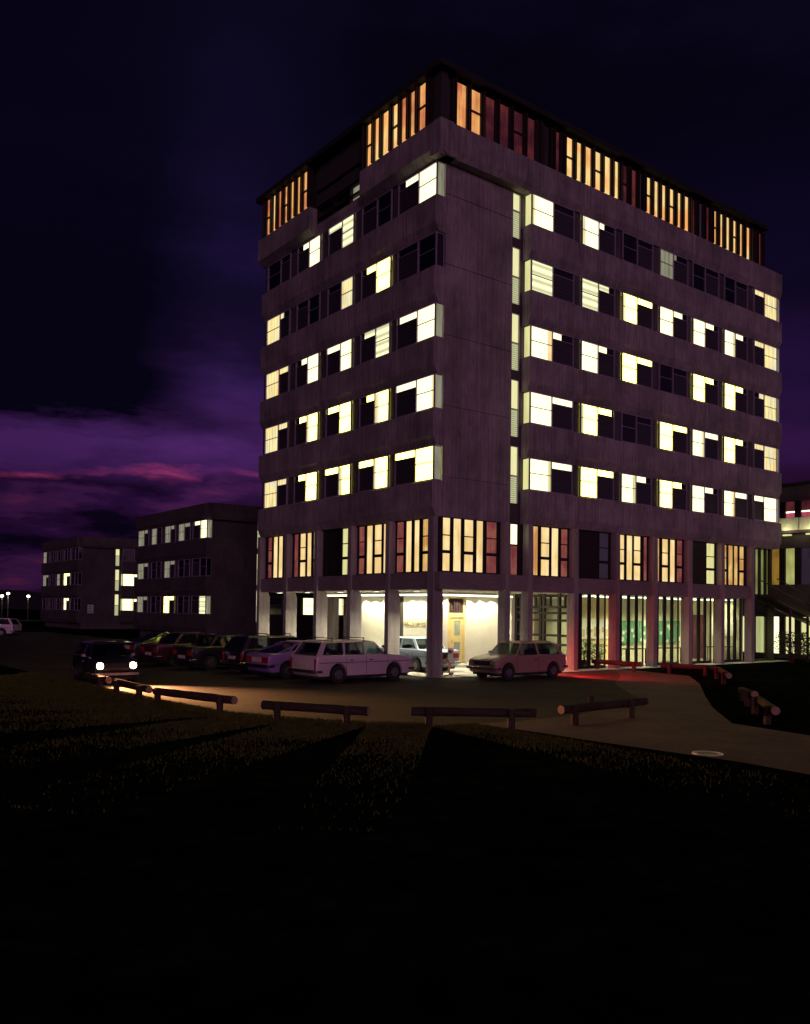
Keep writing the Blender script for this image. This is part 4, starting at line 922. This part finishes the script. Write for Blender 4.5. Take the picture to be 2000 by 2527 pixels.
ht = MB(); ht.ball((.50, 0, .97), .115, .105, .085, 20, 10); ht.tube((.50, 0, .955), (.50, 0, .967), .18, .16, n=24); ht.build('hat', 'shirt', pr, smooth=True)
skin('top', [(-.03, 0, .55, .145), (.10, 0, .64, .155), (.24, 0, .75, .165), (.34, 0, .82, .11), (.30, .19, .77, .072), (.33, .215, .64, .062), (.30, -.19, .77, .072), (.34, -.215, .64, .062)], [(0, 1), (1, 2), (2, 3), (3, 4), (4, 5), (3, 6), (6, 7)], 'paint_dark', pr)
skin('shorts', [(-.02, 0, .50, .14), (.06, .10, .48, .105), (.32, .13, .495, .085), (.06, -.10, .48, .105), (.32, -.13, .49, .085)], [(0, 1), (1, 2), (0, 3), (3, 4)], 'shorts', pr)
for sy, x in ((1, 0), (-1, -.03)):
    skin('shoe', [(.43+x, sy*.13, .05, .045), (.54+x, sy*.135, .035, .042), (.62+x, sy*.14, .03, .03)], [(0, 1), (1, 2)], 'shoe', pr)
ch = thing('chair', 'low dark wooden chair under the seated person behind the corner column', 'chair', (.28, .50, .04), R(-37))
MB().box(-.22, .20, -.21, .21, .345, .375).build('seat', 'bronze', ch, bevel=.01)
MB().box(-.235, -.205, -.2, .2, .55, .70).build('backrest', 'bronze', ch, bevel=.01)
for x, h in ((-.21, .72), (.18, .345)):
    for y in (-.19, .19): MB().box(x-.016, x+.016, y-.016, y+.016, 0, h).build('leg', 'bronze', ch)
for z in (.10, .20):
    for y in (-.19, .19): MB().box(-.19, .165, y-.009, y+.009, z-.012, z+.012).build('stretcher', 'bronze', ch)

# ================================================================== plants
def shrub(name, label, cat, loc, r, h, n, leaf, group=None, pot=False):
    t = thing(name, label, cat, loc, 0, group); rr = random.Random(int(loc[0]*100)); s = MB(); lv = MB()
    for i in range(max(5, n//60)):
        a = rr.uniform(0, 6.28); q = r*rr.uniform(.2, .8); zt = h*rr.uniform(.6, 1)
        s.tube((0, 0, .2 if pot else 0), (q*math.cos(a), q*math.sin(a), zt), .018, .006, n=6)
    s.build('stems', 'bark', t)
    for i in range(n):
        a = rr.uniform(0, 6.28); q = r*math.sqrt(rr.random()); z = h*(.25+.75*rr.random()**.8); q *= (1.1-.5*abs(z/h-.6))
        c = Vector((q*math.cos(a), q*math.sin(a), z)); d = Vector((rr.gauss(0, 1), rr.gauss(0, 1), rr.gauss(0, .7))).normalized(); e = d.orthogonal().normalized()
        L_ = leaf*rr.uniform(.6, 1.3)
        lv.add([tuple(c), tuple(c+d*L_*.5+e*L_*.25), tuple(c+d*L_), tuple(c+d*L_*.5-e*L_*.25)], [(0, 1, 2, 3)])
    o = lv.build('leaves', 'plant_leaf', t)
    if pot: MB().tube((0, 0, 0), (0, 0, .28), .15, .19, n=18).build('pot', 'concrete_dark', t)
    return t
shrub('potted_plant', 'leafy potted plant inside the first yellow room, behind the left pane', 'plant', (9.0, .75, .1), .36, 1.15, 240, .16, 'potted plants in the first yellow room', True)
shrub('potted_plant', 'leafy potted plant inside the first yellow room, behind the middle and right panes', 'plant', (9.95, .8, .1), .36, 1.0, 220, .15, 'potted plants in the first yellow room', True)
shrub('shrub', 'dark leafy shrub in front of the stair hall, left of two', 'shrub', (22.0, -1.9, 0), .8, 1.6, 700, .16, 'shrubs at the stair hall')
shrub('shrub', 'dark leafy shrub in front of the stair hall, right of two', 'shrub', (23.6, -2.2, 0), .7, 1.3, 500, .16, 'shrubs at the stair hall')
